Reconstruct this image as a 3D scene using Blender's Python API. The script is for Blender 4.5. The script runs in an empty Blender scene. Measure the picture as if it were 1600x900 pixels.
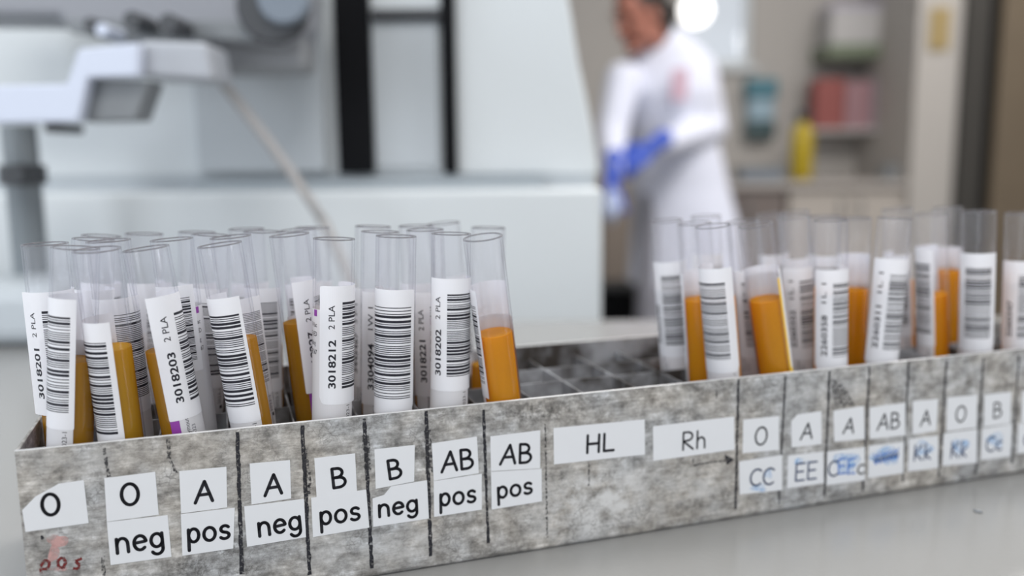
import bpy, bmesh, math, random
from mathutils import Vector, Matrix
C = bpy.context.scene.collection
SC = bpy.context.scene
PI = math.pi
rnd = random.Random(7)

# ------------------------------------------------------------------ camera
TABLE = 0.85
F_PX = 1344.7
PITCH, ROLL, YAW = 0.1456, -0.009, 0.325
CAM_Z = TABLE + 0.129
fw = Vector((0, math.cos(PITCH), -math.sin(PITCH)))
rt0 = Vector((1, 0, 0))
up0 = rt0.cross(fw)
rt = rt0 * math.cos(ROLL) + up0 * math.sin(ROLL)
up = -rt0 * math.sin(ROLL) + up0 * math.cos(ROLL)
CAM = Vector((0, 0, CAM_Z))
cd = bpy.data.cameras.new('camera')
cam = bpy.data.objects.new('camera', cd)
C.objects.link(cam)
m = Matrix.Identity(4)
for i in range(3):
    m[i][0], m[i][1], m[i][2], m[i][3] = rt[i], up[i], -fw[i], CAM[i]
cam.matrix_world = m
cd.sensor_width = 36
cd.lens = F_PX / 1600 * 36
cd.clip_start = 0.01
cd.clip_end = 50
cd.dof.use_dof = True
cd.dof.focus_distance = 0.257
cd.dof.aperture_fstop = 5.0
SC.camera = cam

# ------------------------------------------------------------------ light
SC.view_settings.view_transform = 'Standard'
SC.view_settings.look = 'None'
SC.view_settings.gamma = 1
SC.view_settings.use_curve_mapping = False
SC.view_settings.exposure = 0.10
SC.cycles.transparent_max_bounces = 96
SC.cycles.max_bounces = 10
SC.cycles.use_denoising = True
W = bpy.data.worlds.new('world')
SC.world = W
W.use_nodes = True
W.node_tree.nodes['Background'].inputs[0].default_value = (0.86, 0.92, 1.0, 1)
W.node_tree.nodes['Background'].inputs[1].default_value = 0.74


def area(name, loc, target, sx, sy, power, col=(1, 1, 1)):
    l = bpy.data.lights.new(name, 'AREA')
    l.shape = 'RECTANGLE'
    l.size, l.size_y, l.energy, l.color = sx, sy, power, col
    o = bpy.data.objects.new(name, l)
    C.objects.link(o)
    o.location = loc
    o.rotation_euler = (Vector(target) - Vector(loc)).to_track_quat('-Z', 'Y').to_euler()
    return o


# ceiling luminaires and the window wall to the left / behind the camera, plus added fill lights
area('ceiling_lamp_or_fill', (0.3, 0.9, 2.72), (0.3, 0.9, 0), 1.2, 0.6, 22, (1, 0.97, 0.93))
area('ceiling_lamp_or_fill', (0.2, -1.1, 2.72), (0.2, -1.1, 0), 1.5, 0.8, 33, (1, 0.97, 0.93))
area('ceiling_lamp_or_fill', (1.3, 1.7, 2.72), (1.25, 2.6, 0), 1.2, 0.6, 46, (1, 0.96, 0.92))
area('ceiling_lamp_or_fill', (2.3, 3.4, 2.72), (1.7, 4.4, 0.6), 1.2, 0.6, 18, (1, 0.96, 0.92))  # added fill that brightens the back wall, not a known luminaire
area('window_or_fill_light', (-2.9, -0.5, 1.75), (0, 0.5, 1.0), 0.8, 1.5, 20, (0.86, 0.93, 1))
area('window_or_fill_light', (-1.7, -2.15, 1.75), (-0.2, 0.7, 1.0), 0.8, 1.5, 19, (0.88, 0.94, 1))
area('window_or_fill_light', (2.9, -0.2, 1.7), (0, 0.35, 0.95), 0.45, 1.5, 14, (0.95, 0.97, 1))  # added narrow light for streaks on the tubes; right wall has no window


# ------------------------------------------------------------------ helpers
def lin(c):
    r = []
    for v in c[:3]:
        v = v / 255
        r.append(v / 12.92 if v <= 0.04045 else ((v + 0.055) / 1.055) ** 2.4)
    return (*r, 1)


def ray(px, py):
    return fw + rt * ((px - 800) / F_PX) - up * ((py - 450) / F_PX)


def at(px, py, Y):
    d = ray(px, py)
    return CAM + d * (Y / d.y)


def onz(px, py, z):
    d = ray(px, py)
    return CAM + d * ((z - CAM_Z) / d.z)


M_RACK = Matrix.Translation((-0.1347, 0.2237, TABLE)) @ Matrix.Rotation(YAW, 4, 'Z')
M_INV = M_RACK.inverted()
RC = M_INV @ CAM


def rackray(px, py):
    return M_INV.to_3x3() @ ray(px, py)


def rk(px, py, y=0.0):
    """point of the rack's own upright plane Y=y seen at a pixel (rack coordinates)"""
    d = rackray(px, py)
    return RC + d * ((y - RC.y) / d.y)


def project(P):
    d = P - CAM
    z = d.dot(fw)
    return 800 + F_PX * d.dot(rt) / z, 450 - F_PX * d.dot(up) / z


def mat(name, col, rough=0.5, metal=0.0, spec=0.5, bump=0.0, bscale=60, var=0.0, vscale=8, emit=None, estr=1.0):
    M = bpy.data.materials.new(name)
    M.use_nodes = True
    nt = M.node_tree
    b = nt.nodes['Principled BSDF']
    b.inputs['Base Color'].default_value = col
    b.inputs['Roughness'].default_value = rough
    b.inputs['Metallic'].default_value = metal
    b.inputs['Specular IOR Level'].default_value = spec
    tc = nt.nodes.new('ShaderNodeTexCoord')
    n = nt.nodes.new('ShaderNodeTexNoise')
    n.inputs['Scale'].default_value = vscale
    n.inputs['Detail'].default_value = 5
    nt.links.new(tc.outputs['Object'], n.inputs['Vector'])
    mx = nt.nodes.new('ShaderNodeMix')
    mx.data_type = 'RGBA'
    k = max(var, 0.01)
    mx.inputs[6].default_value = tuple(c * (1 - k) for c in col[:3]) + (1,)
    mx.inputs[7].default_value = tuple(min(1, c * (1 + k)) for c in col[:3]) + (1,)
    nt.links.new(n.outputs['Fac'], mx.inputs[0])
    nt.links.new(mx.outputs[2], b.inputs['Base Color'])
    if bump:
        n2 = nt.nodes.new('ShaderNodeTexNoise')
        n2.inputs['Scale'].default_value = bscale
        nt.links.new(tc.outputs['Object'], n2.inputs['Vector'])
        bp = nt.nodes.new('ShaderNodeBump')
        bp.inputs['Strength'].default_value = bump
        bp.inputs['Distance'].default_value = 0.002
        nt.links.new(n2.outputs['Fac'], bp.inputs['Height'])
        nt.links.new(bp.outputs['Normal'], b.inputs['Normal'])
    if emit:
        b.inputs['Emission Color'].default_value = emit
        b.inputs['Emission Strength'].default_value = estr
    return M


def link(name, bm, mats, parent=None, smooth=False, angle=None):
    me = bpy.data.meshes.new(name)
    bm.normal_update()
    bm.to_mesh(me)
    bm.free()
    for mm in (mats if isinstance(mats, (list, tuple)) else [mats]):
        me.materials.append(mm)
    if smooth:
        me.polygons.foreach_set('use_smooth', [True] * len(me.polygons))
        if angle:
            me.set_sharp_from_angle(angle=angle)
    o = bpy.data.objects.new(name, me)
    C.objects.link(o)
    if parent:
        o.parent = parent
    return o


def thing(name, label, cat, mw=None, loc=None, group=None):
    o = bpy.data.objects.new(name, None)
    C.objects.link(o)
    o.empty_display_size = 0.02
    if mw is not None:
        o.matrix_world = mw
    if loc is not None:
        o.location = loc
    o['label'] = label
    o['category'] = cat
    if group:
        o['group'] = group
    return o


def tag(o, label, cat, group=None):
    o['label'] = label
    o['category'] = cat
    if group:
        o['group'] = group
    return o


def struct(name, bm, mm):
    o = link(name, bm, mm)
    o['kind'] = 'structure'
    return o


def box(bm, x0, x1, y0, y1, z0, z1, bev=0.0, mi=0, M=None):
    vs = [bm.verts.new((x, y, z)) for z in (z0, z1) for y in (y0, y1) for x in (x0, x1)]
    fs = [(0, 2, 3, 1), (4, 5, 7, 6), (0, 1, 5, 4), (2, 6, 7, 3), (0, 4, 6, 2), (1, 3, 7, 5)]
    faces = [bm.faces.new([vs[i] for i in f]) for f in fs]
    for f in faces:
        f.material_index = mi
    if M is not None:
        bmesh.ops.transform(bm, matrix=M, verts=vs)
    if bev:
        es = list({e for f in faces for e in f.edges})
        bmesh.ops.bevel(bm, geom=es, offset=bev, segments=3, profile=0.5, affect='EDGES', material=mi)


def prism(bm, poly, y0, y1, bev=0.0, mi=0):
    """polygon in x,z pulled from y0 to y1"""
    a = [bm.verts.new((x, y0, z)) for x, z in poly]
    b = [bm.verts.new((x, y1, z)) for x, z in poly]
    n = len(poly)
    fs = [bm.faces.new(a), bm.faces.new(b[::-1])]
    for i in range(n):
        fs.append(bm.faces.new((a[i], b[i], b[(i + 1) % n], a[(i + 1) % n])))
    for f in fs:
        f.material_index = mi
    bmesh.ops.recalc_face_normals(bm, faces=fs)
    if bev:
        es = list({e for f in fs for e in f.edges})
        bmesh.ops.bevel(bm, geom=es, offset=bev, segments=3, profile=0.5, affect='EDGES', material=mi)


def lathe(bm, prof, seg=32, M=None, mi=0, close=False):
    rings = []
    vs = []
    for r, z in prof:
        if r < 1e-7:
            v = bm.verts.new((0, 0, z))
            rings.append([v])
            vs.append(v)
        else:
            ring = [bm.verts.new((r * math.cos(2 * PI * i / seg), r * math.sin(2 * PI * i / seg), z)) for i in range(seg)]
            rings.append(ring)
            vs += ring
    pairs = list(zip(rings[:-1], rings[1:]))
    if close:
        pairs.append((rings[-1], rings[0]))
    for a, b in pairs:
        for i in range(seg):
            j = (i + 1) % seg
            if len(a) == 1 and len(b) == 1:
                continue
            if len(a) == 1:
                f = bm.faces.new((a[0], b[j], b[i]))
            elif len(b) == 1:
                f = bm.faces.new((a[i], a[j], b[0]))
            else:
                f = bm.faces.new((a[i], a[j], b[j], b[i]))
            f.material_index = mi
    if M is not None:
        bmesh.ops.transform(bm, matrix=M, verts=vs)


def tube(bm, pts, r, seg=14, mi=0):
    pts = [Vector(p) for p in pts]
    rs = r if isinstance(r, (list, tuple)) else [r] * len(pts)
    rings = []
    for i, p in enumerate(pts):
        d = (pts[min(i + 1, len(pts) - 1)] - pts[max(i - 1, 0)]).normalized()
        q = d.to_track_quat('Z', 'Y')
        rings.append([bm.verts.new(p + q @ Vector((rs[i] * math.cos(2 * PI * k / seg), rs[i] * math.sin(2 * PI * k / seg), 0))) for k in range(seg)])
    for a, b in zip(rings[:-1], rings[1:]):
        # align start index to the closest vertex
        k0 = min(range(seg), key=lambda k: (b[k].co - a[0].co).length)
        for i in range(seg):
            f = bm.faces.new((a[i], a[(i + 1) % seg], b[(i + 1 + k0) % seg], b[(i + k0) % seg]))
            f.material_index = mi
    bm.faces.new(rings[0][::-1]).material_index = mi
    bm.faces.new(rings[-1]).material_index = mi


# ------------------------------------------------------------------ stroke lettering (felt-pen hand)
def arc(cx, cy, rx, ry, a0, a1, n=14):
    return [(cx + rx * math.cos(math.radians(a0 + (a1 - a0) * i / n)), cy + ry * math.sin(math.radians(a0 + (a1 - a0) * i / n))) for i in range(n + 1)]


X = 0.62
GL = {
    'O': (0.74, [arc(0.37, 0.5, 0.36, 0.5, 90, 450, 24)]),
    'A': (0.76, [[(0, 0), (0.46, 1.0), (0.74, 0.0)], [(0.17, 0.36), (0.64, 0.36)]]),
    'B': (0.62, [[(0.06, 0), (0.04, 1)], [(0.04, 1)] + arc(0.26, 0.76, 0.24, 0.23, 90, -90, 10) + [(0.06, 0.52)],
                 [(0.06, 0.52)] + arc(0.32, 0.26, 0.29, 0.26, 80, -90, 10) + [(0.06, 0)]]),
    'H': (0.62, [[(0.04, 0), (0.04, 1)], [(0.58, 0), (0.58, 1)], [(0.04, 0.5), (0.58, 0.5)]]),
    'L': (0.52, [[(0.04, 1), (0.04, 0.02), (0.5, 0.02)]]),
    'R': (0.62, [[(0.05, 0), (0.05, 1)], [(0.05, 1)] + arc(0.28, 0.76, 0.27, 0.24, 90, -90, 10) + [(0.06, 0.5), (0.6, 0.0)]]),
    'C': (0.66, [arc(0.42, 0.5, 0.4, 0.5, 50, 310, 18)]),
    'c': (0.48, [arc(0.28, X / 2, 0.27, X / 2, 50, 310, 14)]),
    'E': (0.56, [[(0.55, 1), (0.04, 1), (0.04, 0), (0.55, 0)], [(0.04, 0.52), (0.48, 0.52)]]),
    'K': (0.58, [[(0.04, 0), (0.04, 1)], [(0.5, 0.95), (0.06, 0.45), (0.56, 0)]]),
    'k': (0.44, [[(0.04, 0), (0.04, 1)], [(0.38, X), (0.06, 0.3), (0.42, 0)]]),
    'h': (0.5, [[(0.04, 0), (0.04, 1)], [(0.04, 0.35)] + arc(0.25, 0.38, 0.2, 0.24, 160, 0, 8) + [(0.46, 0)]]),
    'n': (0.52, [[(0.04, 0), (0.04, X)], [(0.04, 0.34)] + arc(0.26, 0.36, 0.21, 0.26, 160, 0, 8) + [(0.48, 0)]]),
    'e': (0.52, [[(0.04, 0.33), (0.48, 0.36)] + arc(0.27, X / 2 + 0.01, 0.24, X / 2, 10, 315, 16)]),
    'g': (0.52, [arc(0.25, X / 2 + 0.02, 0.23, X / 2 - 0.02, 40, 400, 16), [(0.47, X), (0.48, -0.02)] + arc(0.25, -0.04, 0.23, 0.24, 0, -150, 10)]),
    'p': (0.52, [[(0.05, X), (0.05, -0.36)], arc(0.27, X / 2 + 0.02, 0.22, X / 2, 170, -170, 16)]),
    'o': (0.54, [arc(0.27, X / 2, 0.25, X / 2, 90, 450, 18)]),
    's': (0.44, [arc(0.24, X * 0.75, 0.18, X * 0.25, 30, 270, 9) + arc(0.22, X * 0.25, 0.2, X * 0.25, 90, -150, 9)]),
    ' ': (0.3, []),
}


def stroke_layout(s, gap=0.17):
    out, x = [], 0
    for ch in s:
        w, st = GL[ch]
        out += [[(x + a, b) for a, b in l] for l in st]
        x += w + gap
    return out, x - gap


def ribbon(bm, pts, w, to3, mi, caps=True):
    for (a, b) in zip(pts[:-1], pts[1:]):
        d = Vector((b[0] - a[0], b[1] - a[1]))
        if d.length < 1e-9:
            continue
        n = Vector((-d.y, d.x)).normalized() * w / 2
        bm.faces.new([bm.verts.new(to3(*p)) for p in ((a[0] - n.x, a[1] - n.y), (b[0] - n.x, b[1] - n.y), (b[0] + n.x, b[1] + n.y), (a[0] + n.x, a[1] + n.y))]).material_index = mi
    if caps:
        for p in pts:
            bm.faces.new([bm.verts.new(to3(p[0] + w / 2 * math.cos(k * PI / 4), p[1] + w / 2 * math.sin(k * PI / 4))) for k in range(8)]).material_index = mi


# ------------------------------------------------------------------ printed lettering (built-in font -> flat mesh)
_tc = {}


def text_tris(s, bold=0.0):
    if (s, bold) not in _tc:
        cu = bpy.data.curves.new('t', 'FONT')
        cu.body = s
        cu.size = 1.0
        cu.offset = bold
        cu.resolution_u = 3
        o = bpy.data.objects.new('t', cu)
        C.objects.link(o)
        dg = bpy.context.evaluated_depsgraph_get()
        me = bpy.data.meshes.new_from_object(o.evaluated_get(dg))
        vs = [tuple(v.co[:2]) for v in me.vertices]
        fs = [tuple(p.vertices) for p in me.polygons]
        bpy.data.objects.remove(o)
        bpy.data.curves.remove(cu)
        bpy.data.meshes.remove(me)
        xs = [v[0] for v in vs]
        ys = [v[1] for v in vs]
        _tc[(s, bold)] = (vs, fs, min(xs), max(xs), min(ys), max(ys))
    return _tc[(s, bold)]


# ------------------------------------------------------------------ materials
def metal_material():
    M = bpy.data.materials.new('worn_aluminium')
    M.use_nodes = True
    nt = M.node_tree
    N, L = nt.nodes, nt.links
    b = N['Principled BSDF']
    tc = N.new('ShaderNodeTexCoord')

    def noise(scale, sc=(1, 1, 1), detail=6, rough=0.6):
        mp = N.new('ShaderNodeMapping')
        mp.inputs['Scale'].default_value = sc
        L.new(tc.outputs['Object'], mp.inputs['Vector'])
        n = N.new('ShaderNodeTexNoise')
        n.inputs['Scale'].default_value = scale
        n.inputs['Detail'].default_value = detail
        n.inputs['Roughness'].default_value = rough
        L.new(mp.outputs[0], n.inputs['Vector'])
        return n.outputs['Fac']

    def ramp(fac, stops):
        r = N.new('ShaderNodeValToRGB')
        while len(r.color_ramp.elements) < len(stops):
            r.color_ramp.elements.new(0.5)
        for e, (p, c) in zip(r.color_ramp.elements, stops):
            e.position, e.color = p, c
        L.new(fac, r.inputs[0])
        return r.outputs[0]

    def mix(f, a, bb, mode='MIX'):
        x = N.new('ShaderNodeMix')
        x.data_type = 'RGBA'
        x.blend_type = mode
        if isinstance(f, float):
            x.inputs[0].default_value = f
        else:
            L.new(f, x.inputs[0])
        for s, k in ((a, 6), (bb, 7)):
            if isinstance(s, tuple):
                x.inputs[k].default_value = s
            else:
                L.new(s, x.inputs[k])
        return x.outputs[2]

    def spots(lst):
        acc = None
        for (px, py, rx, ry, k) in lst:
            p = rk(px, py)
            mm_ = (rk(px + 1, py) - p).length
            mp = N.new('ShaderNodeMapping')
            mp.inputs['Location'].default_value = (-p.x / (rx * mm_), 0, -p.z / (ry * mm_))
            mp.inputs['Scale'].default_value = (1 / (rx * mm_), 12, 1 / (ry * mm_))
            L.new(tc.outputs['Object'], mp.inputs['Vector'])
            ln = N.new('ShaderNodeVectorMath')
            ln.operation = 'LENGTH'
            L.new(mp.outputs[0], ln.inputs[0])
            mr = N.new('ShaderNodeMapRange')
            mr.interpolation_type = 'SMOOTHSTEP'
            mr.inputs[1].default_value, mr.inputs[2].default_value = 0.25, 1.25
            mr.inputs[3].default_value, mr.inputs[4].default_value = k, 0
            L.new(ln.outputs['Value'], mr.inputs[0])
            if acc is None:
                acc = mr.outputs[0]
            else:
                mx_ = N.new('ShaderNodeMath')
                mx_.operation = 'MAXIMUM'
                L.new(acc, mx_.inputs[0])
                L.new(mr.outputs[0], mx_.inputs[1])
                acc = mx_.outputs[0]
        return acc

    base = ramp(noise(150, (1, 1, 1.35), 10, 0.74), [(0.34, (0.14, 0.135, 0.13, 1)), (0.44, (0.30, 0.292, 0.28, 1)), (0.54, (0.46, 0.452, 0.44, 1)), (0.66, (0.70, 0.70, 0.70, 1))])
    tone = ramp(noise(34, (1, 1, 1), 3), [(0.38, (1.04, 1.0, 0.95, 1)), (0.62, (0.97, 1.0, 1.045, 1))])
    base = mix(1.0, base, tone, 'MULTIPLY')
    scr = ramp(noise(110, (0.5, 1, 8), 10, 0.8), [(0.36, (0.70, 0.70, 0.70, 1)), (0.53, (1, 1, 1, 1)), (0.68, (1.3, 1.3, 1.3, 1))])
    c = mix(1.0, base, scr, 'MULTIPLY')
    # pale residue
    res = mix(1.0, ramp(noise(110, (1, 1, 1.3), 9, 0.72), [(0.40, (0, 0, 0, 1)), (0.58, (1, 1, 1, 1))]),
              spots([(930, 785, 115, 66, 1.0), (1090, 760, 60, 34, 0.6), (880, 825, 50, 24, 0.7), (1330, 610, 34, 18, 0.5), (1250, 612, 44, 15, 0.5), (640, 850, 90, 26, 0.6), (520, 862, 46, 36, 0.6), (120, 720, 120, 22, 0.35)]), 'MULTIPLY')
    c = mix(res, c, (0.66, 0.66, 0.66, 1))
    # fine crazing lines
    for seed, sc in ((0.0, (1.0, 1, 0.9)), (3.7, (0.8, 1, 1.3))):
        mp = N.new('ShaderNodeMapping')
        mp.inputs['Location'].default_value = (seed, seed, seed)
        mp.inputs['Scale'].default_value = sc
        L.new(tc.outputs['Object'], mp.inputs['Vector'])
        dn = N.new('ShaderNodeTexNoise')
        dn.inputs['Scale'].default_value = 160
        dn.inputs['Detail'].default_value = 3
        L.new(mp.outputs[0], dn.inputs['Vector'])
        va = N.new('ShaderNodeMix')
        va.data_type = 'VECTOR'
        va.inputs[0].default_value = 0.012
        L.new(mp.outputs[0], va.inputs[4])
        L.new(dn.outputs['Color'], va.inputs[5])
        vo = N.new('ShaderNodeTexVoronoi')
        vo.feature = 'DISTANCE_TO_EDGE'
        vo.inputs['Scale'].default_value = 210
        L.new(va.outputs[1], vo.inputs['Vector'])
        ln_ = ramp(vo.outputs['Distance'], [(0.0, (1, 1, 1, 1)), (0.05, (0, 0, 0, 1))])
        msk = ramp(noise(70, (1, 1, 1), 4), [(0.48, (0, 0, 0, 1)), (0.62, (0.55, 0.55, 0.55, 1))])
        c = mix(mix(1.0, ln_, msk, 'MULTIPLY'), c, (0.13, 0.125, 0.12, 1))
    # dark grime
    stain = ramp(noise(42, (1, 1, 1.2), 8, 0.7), [(0.56, (0, 0, 0, 1)), (0.72, (0.8, 0.8, 0.8, 1))])
    sp = spots([(300, 885, 50, 28, 1.0), (365, 855, 40, 26, 0.8), (875, 746, 14, 10, 1.0), (656, 700, 24, 28, 0.9), (410, 697, 24, 26, 0.7), (840, 645, 90, 22, 1.0), (1130, 772, 26, 12, 0.9), (390, 890, 44, 16, 0.9), (1085, 790, 34, 12, 0.8),
                (572, 712, 16, 34, 0.9), (484, 752, 12, 24, 0.9), (800, 785, 60, 12, 0.7), (1120, 606, 60, 12, 0.7), (480, 645, 60, 10, 0.5), (700, 642, 60, 10, 0.5), (60, 850, 40, 40, 0.4)])
    mx_ = N.new('ShaderNodeMath')
    mx_.operation = 'MAXIMUM'
    L.new(stain, mx_.inputs[0])
    L.new(sp, mx_.inputs[1])
    grit = ramp(noise(480, (1, 1, 1), 6, 0.75), [(0.42, (0, 0, 0, 1)), (0.62, (0.9, 0.9, 0.9, 1))])
    sg = mix(1.0, mx_.outputs[0], grit, 'MULTIPLY')
    c = mix(sg, c, (0.06, 0.057, 0.054, 1))
    L.new(c, b.inputs['Base Color'])
    b.inputs['Metallic'].default_value = 0.25
    rr = ramp(noise(150, (1, 1, 3), 5), [(0.3, (0.35, 0.35, 0.35, 1)), (0.7, (0.6, 0.6, 0.6, 1))])
    L.new(rr, b.inputs['Roughness'])
    bp = N.new('ShaderNodeBump')
    bp.inputs['Strength'].default_value = 0.25
    bp.inputs['Distance'].default_value = 0.0003
    L.new(noise(300, (0.4, 1, 4), 6), bp.inputs['Height'])
    L.new(bp.outputs[0], b.inputs['Normal'])
    return M


def ink_material(name, col, lo=0.30, hi=0.46, scale=900, amax=1.0):
    M = bpy.data.materials.new(name)
    M.use_nodes = True
    nt = M.node_tree
    N, L = nt.nodes, nt.links
    b = N['Principled BSDF']
    b.inputs['Base Color'].default_value = col
    b.inputs['Roughness'].default_value = 0.55
    tc = N.new('ShaderNodeTexCoord')
    n = N.new('ShaderNodeTexNoise')
    n.inputs['Scale'].default_value = scale
    n.inputs['Detail'].default_value = 4
    L.new(tc.outputs['Object'], n.inputs['Vector'])
    mr = N.new('ShaderNodeMapRange')
    mr.inputs[1].default_value, mr.inputs[2].default_value = lo, hi
    mr.inputs[3].default_value, mr.inputs[4].default_value = 0, amax
    L.new(n.outputs['Fac'], mr.inputs[0])
    L.new(mr.outputs[0], b.inputs['Alpha'])
    return M


def shell_material():
    M = bpy.data.materials.new('clear_plastic')
    M.use_nodes = True
    nt = M.node_tree
    N, L = nt.nodes, nt.links
    N.remove(N['Principled BSDF'])
    out = N['Material Output']
    lw = N.new('ShaderNodeLayerWeight')
    lw.inputs['Blend'].default_value = 0.5
    cr = N.new('ShaderNodeValToRGB')
    e = cr.color_ramp.elements
    e[0].position, e[0].color = 0.55, (0.985, 0.985, 0.99, 1)
    e[1].position, e[1].color = 1.0, (0.82, 0.825, 0.84, 1)
    L.new(lw.outputs['Facing'], cr.inputs[0])
    tr = N.new('ShaderNodeBsdfTransparent')
    L.new(cr.outputs[0], tr.inputs[0])
    df = N.new('ShaderNodeBsdfTranslucent')
    df.inputs[0].default_value = (0.94, 0.94, 0.95, 1)
    d2 = N.new('ShaderNodeBsdfDiffuse')
    d2.inputs[0].default_value = (0.94, 0.94, 0.95, 1)
    md = N.new('ShaderNodeMixShader')
    L.new(df.outputs[0], md.inputs[1])
    L.new(d2.outputs[0], md.inputs[2])
    m1 = N.new('ShaderNodeMixShader')
    m1.inputs[0].default_value = 0.02
    L.new(tr.outputs[0], m1.inputs[1])
    L.new(md.outputs[0], m1.inputs[2])
    gl = N.new('ShaderNodeBsdfGlossy')
    gl.inputs['Roughness'].default_value = 0.06
    gl.inputs[0].default_value = (0.95, 0.95, 1, 1)
    pw = N.new('ShaderNodeMath')
    pw.operation = 'POWER'
    pw.inputs[1].default_value = 4.0
    L.new(lw.outputs['Facing'], pw.inputs[0])
    ma = N.new('ShaderNodeMath')
    ma.operation = 'MULTIPLY_ADD'
    ma.inputs[1].default_value = 0.42
    ma.inputs[2].default_value = 0.02
    L.new(pw.outputs[0], ma.inputs[0])
    m2 = N.new('ShaderNodeMixShader')
    L.new(ma.outputs[0], m2.inputs[0])
    L.new(m1.outputs[0], m2.inputs[1])
    L.new(gl.outputs[0], m2.inputs[2])
    L.new(m2.outputs[0], out.inputs[0])
    return M


def liquid_material(name, col):
    M = bpy.data.materials.new(name)
    M.use_nodes = True
    nt = M.node_tree
    N, L = nt.nodes, nt.links
    N.remove(N['Principled BSDF'])
    out = N['Material Output']
    tc = N.new('ShaderNodeTexCoord')
    n = N.new('ShaderNodeTexNoise')
    n.inputs['Scale'].default_value = 90
    L.new(tc.outputs['Object'], n.inputs['Vector'])
    mx = N.new('ShaderNodeMix')
    mx.data_type = 'RGBA'
    mx.inputs[6].default_value = tuple(c * 0.92 for c in col[:3]) + (1,)
    mx.inputs[7].default_value = col
    L.new(n.outputs['Fac'], mx.inputs[0])
    a = N.new('ShaderNodeBsdfTranslucent')
    d = N.new('ShaderNodeBsdfDiffuse')
    t = N.new('ShaderNodeBsdfTransparent')
    t.inputs[0].default_value = tuple(min(1, c ** 0.75) for c in col[:3]) + (1,)
    L.new(mx.outputs[2], a.inputs[0])
    L.new(mx.outputs[2], d.inputs[0])
    m1 = N.new('ShaderNodeMixShader')
    m1.inputs[0].default_value = 0.5
    L.new(a.outputs[0], m1.inputs[1])
    L.new(d.outputs[0], m1.inputs[2])
    m2 = N.new('ShaderNodeMixShader')
    m2.inputs[0].default_value = 0.22
    L.new(m1.outputs[0], m2.inputs[1])
    L.new(t.outputs[0], m2.inputs[2])
    L.new(m2.outputs[0], out.inputs[0])
    return M


def paper_material(name, col):
    M = mat(name, col, 0.55, var=0.015, vscale=300, spec=0.3)
    nt = M.node_tree
    N, L = nt.nodes, nt.links
    b = N['Principled BSDF']
    tl = N.new('ShaderNodeBsdfTranslucent')
    tl.inputs[0].default_value = col
    mx = N.new('ShaderNodeMixShader')
    mx.inputs[0].default_value = 0.18
    L.new(b.outputs[0], mx.inputs[1])
    L.new(tl.outputs[0], mx.inputs[2])
    L.new(mx.outputs[0], N['Material Output'].inputs[0])
    return M


M_METAL = metal_material()
M_MARK = ink_material('black_marker', (0.012, 0.012, 0.018, 1), 0.30, 0.50, 1100)
M_FAINT = ink_material('faint_marker', (0.03, 0.03, 0.035, 1), 0.42, 0.6, 1100, 0.8)
M_RED = ink_material('red_marker', (0.16, 0.012, 0.012, 1), 0.32, 0.5, 700, 0.9)
M_PINK = ink_material('pink_stain', (0.62, 0.36, 0.34, 1), 0.34, 0.6, 260, 0.75)
M_PATCH = ink_material('pale_residue', (0.62, 0.62, 0.63, 1), 0.40, 0.62, 190, 0.65)
M_PAPER = paper_material('sticker_paper', (0.80, 0.815, 0.845, 1))
M_LABEL = paper_material('label_paper', (0.82, 0.825, 0.865, 1))
M_MAKER = paper_material('maker_paper', (0.70, 0.70, 0.73, 1))
M_INK = mat('black_ink', (0.012, 0.012, 0.017, 1), 0.5, spec=0.3)
M_PRINT = mat('printed_black', (0.016, 0.016, 0.024, 1), 0.45, spec=0.3)
M_GREYINK = mat('printed_grey', (0.10, 0.10, 0.13, 1), 0.5, spec=0.3)
M_BLUE = ink_material('blue_pen', (0.03, 0.16, 0.55, 1), 0.25, 0.5, 700, 0.95)
M_BLUESM = ink_material('blue_smear', (0.25, 0.50, 0.85, 1), 0.30, 0.75, 300, 0.6)
M_DKBLUE = mat('blue_black_pen', (0.03, 0.05, 0.12, 1), 0.5, spec=0.3)
M_PURPLE = mat('purple_stripe', lin((135, 55, 150)), 0.5)
M_YELLOW = mat('yellow_stripe', lin((245, 200, 20)), 0.5)
M_SHELL = shell_material()
M_RIM = mat('tube_rim', lin((112, 110, 116)), 0.2)
M_RIM.node_tree.nodes['Principled BSDF'].inputs['Alpha'].default_value = 0.6
M_INNER = mat('stained_shaded_aluminium', lin((124, 116, 109)), 0.5, metal=0.2, var=0.38, vscale=60)  # brown stains, with the shade inside the rack darkened into the colour
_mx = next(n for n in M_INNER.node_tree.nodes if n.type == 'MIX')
_mx.inputs[6].default_value, _mx.inputs[7].default_value = (0.055, 0.046, 0.040, 1), (0.42, 0.43, 0.46, 1)  # bluish tone paints lit patches among the dark brown
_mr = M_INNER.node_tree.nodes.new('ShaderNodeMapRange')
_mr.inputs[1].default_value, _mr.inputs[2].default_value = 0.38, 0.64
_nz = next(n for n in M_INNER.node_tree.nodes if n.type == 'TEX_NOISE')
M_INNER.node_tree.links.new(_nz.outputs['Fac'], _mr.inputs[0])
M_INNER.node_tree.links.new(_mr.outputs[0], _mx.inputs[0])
M_BARE = mat('bare_aluminium', lin((206, 206, 207)), 0.35, metal=0.3, var=0.12, vscale=400)
M_LIQ = [liquid_material('amber_plasma', (0.60, 0.30, 0.006, 1)),
         liquid_material('golden_plasma', (0.74, 0.42, 0.012, 1)),
         liquid_material('orange_plasma', (0.92, 0.45, 0.003, 1))]
M_TABLE = mat('bench_laminate', lin((141, 141, 140)), 0.22, var=0.02, vscale=3, bump=0.03, bscale=400)
M_WHITE = mat('white_enamel', lin((214, 219, 222)), 0.4, var=0.015, vscale=2)
M_WHITE2 = mat('bluish_white_plastic', lin((208, 215, 232)), 0.4, var=0.015)
M_GREY = mat('grey_plastic', lin((128, 132, 136)), 0.45, var=0.03)
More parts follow.
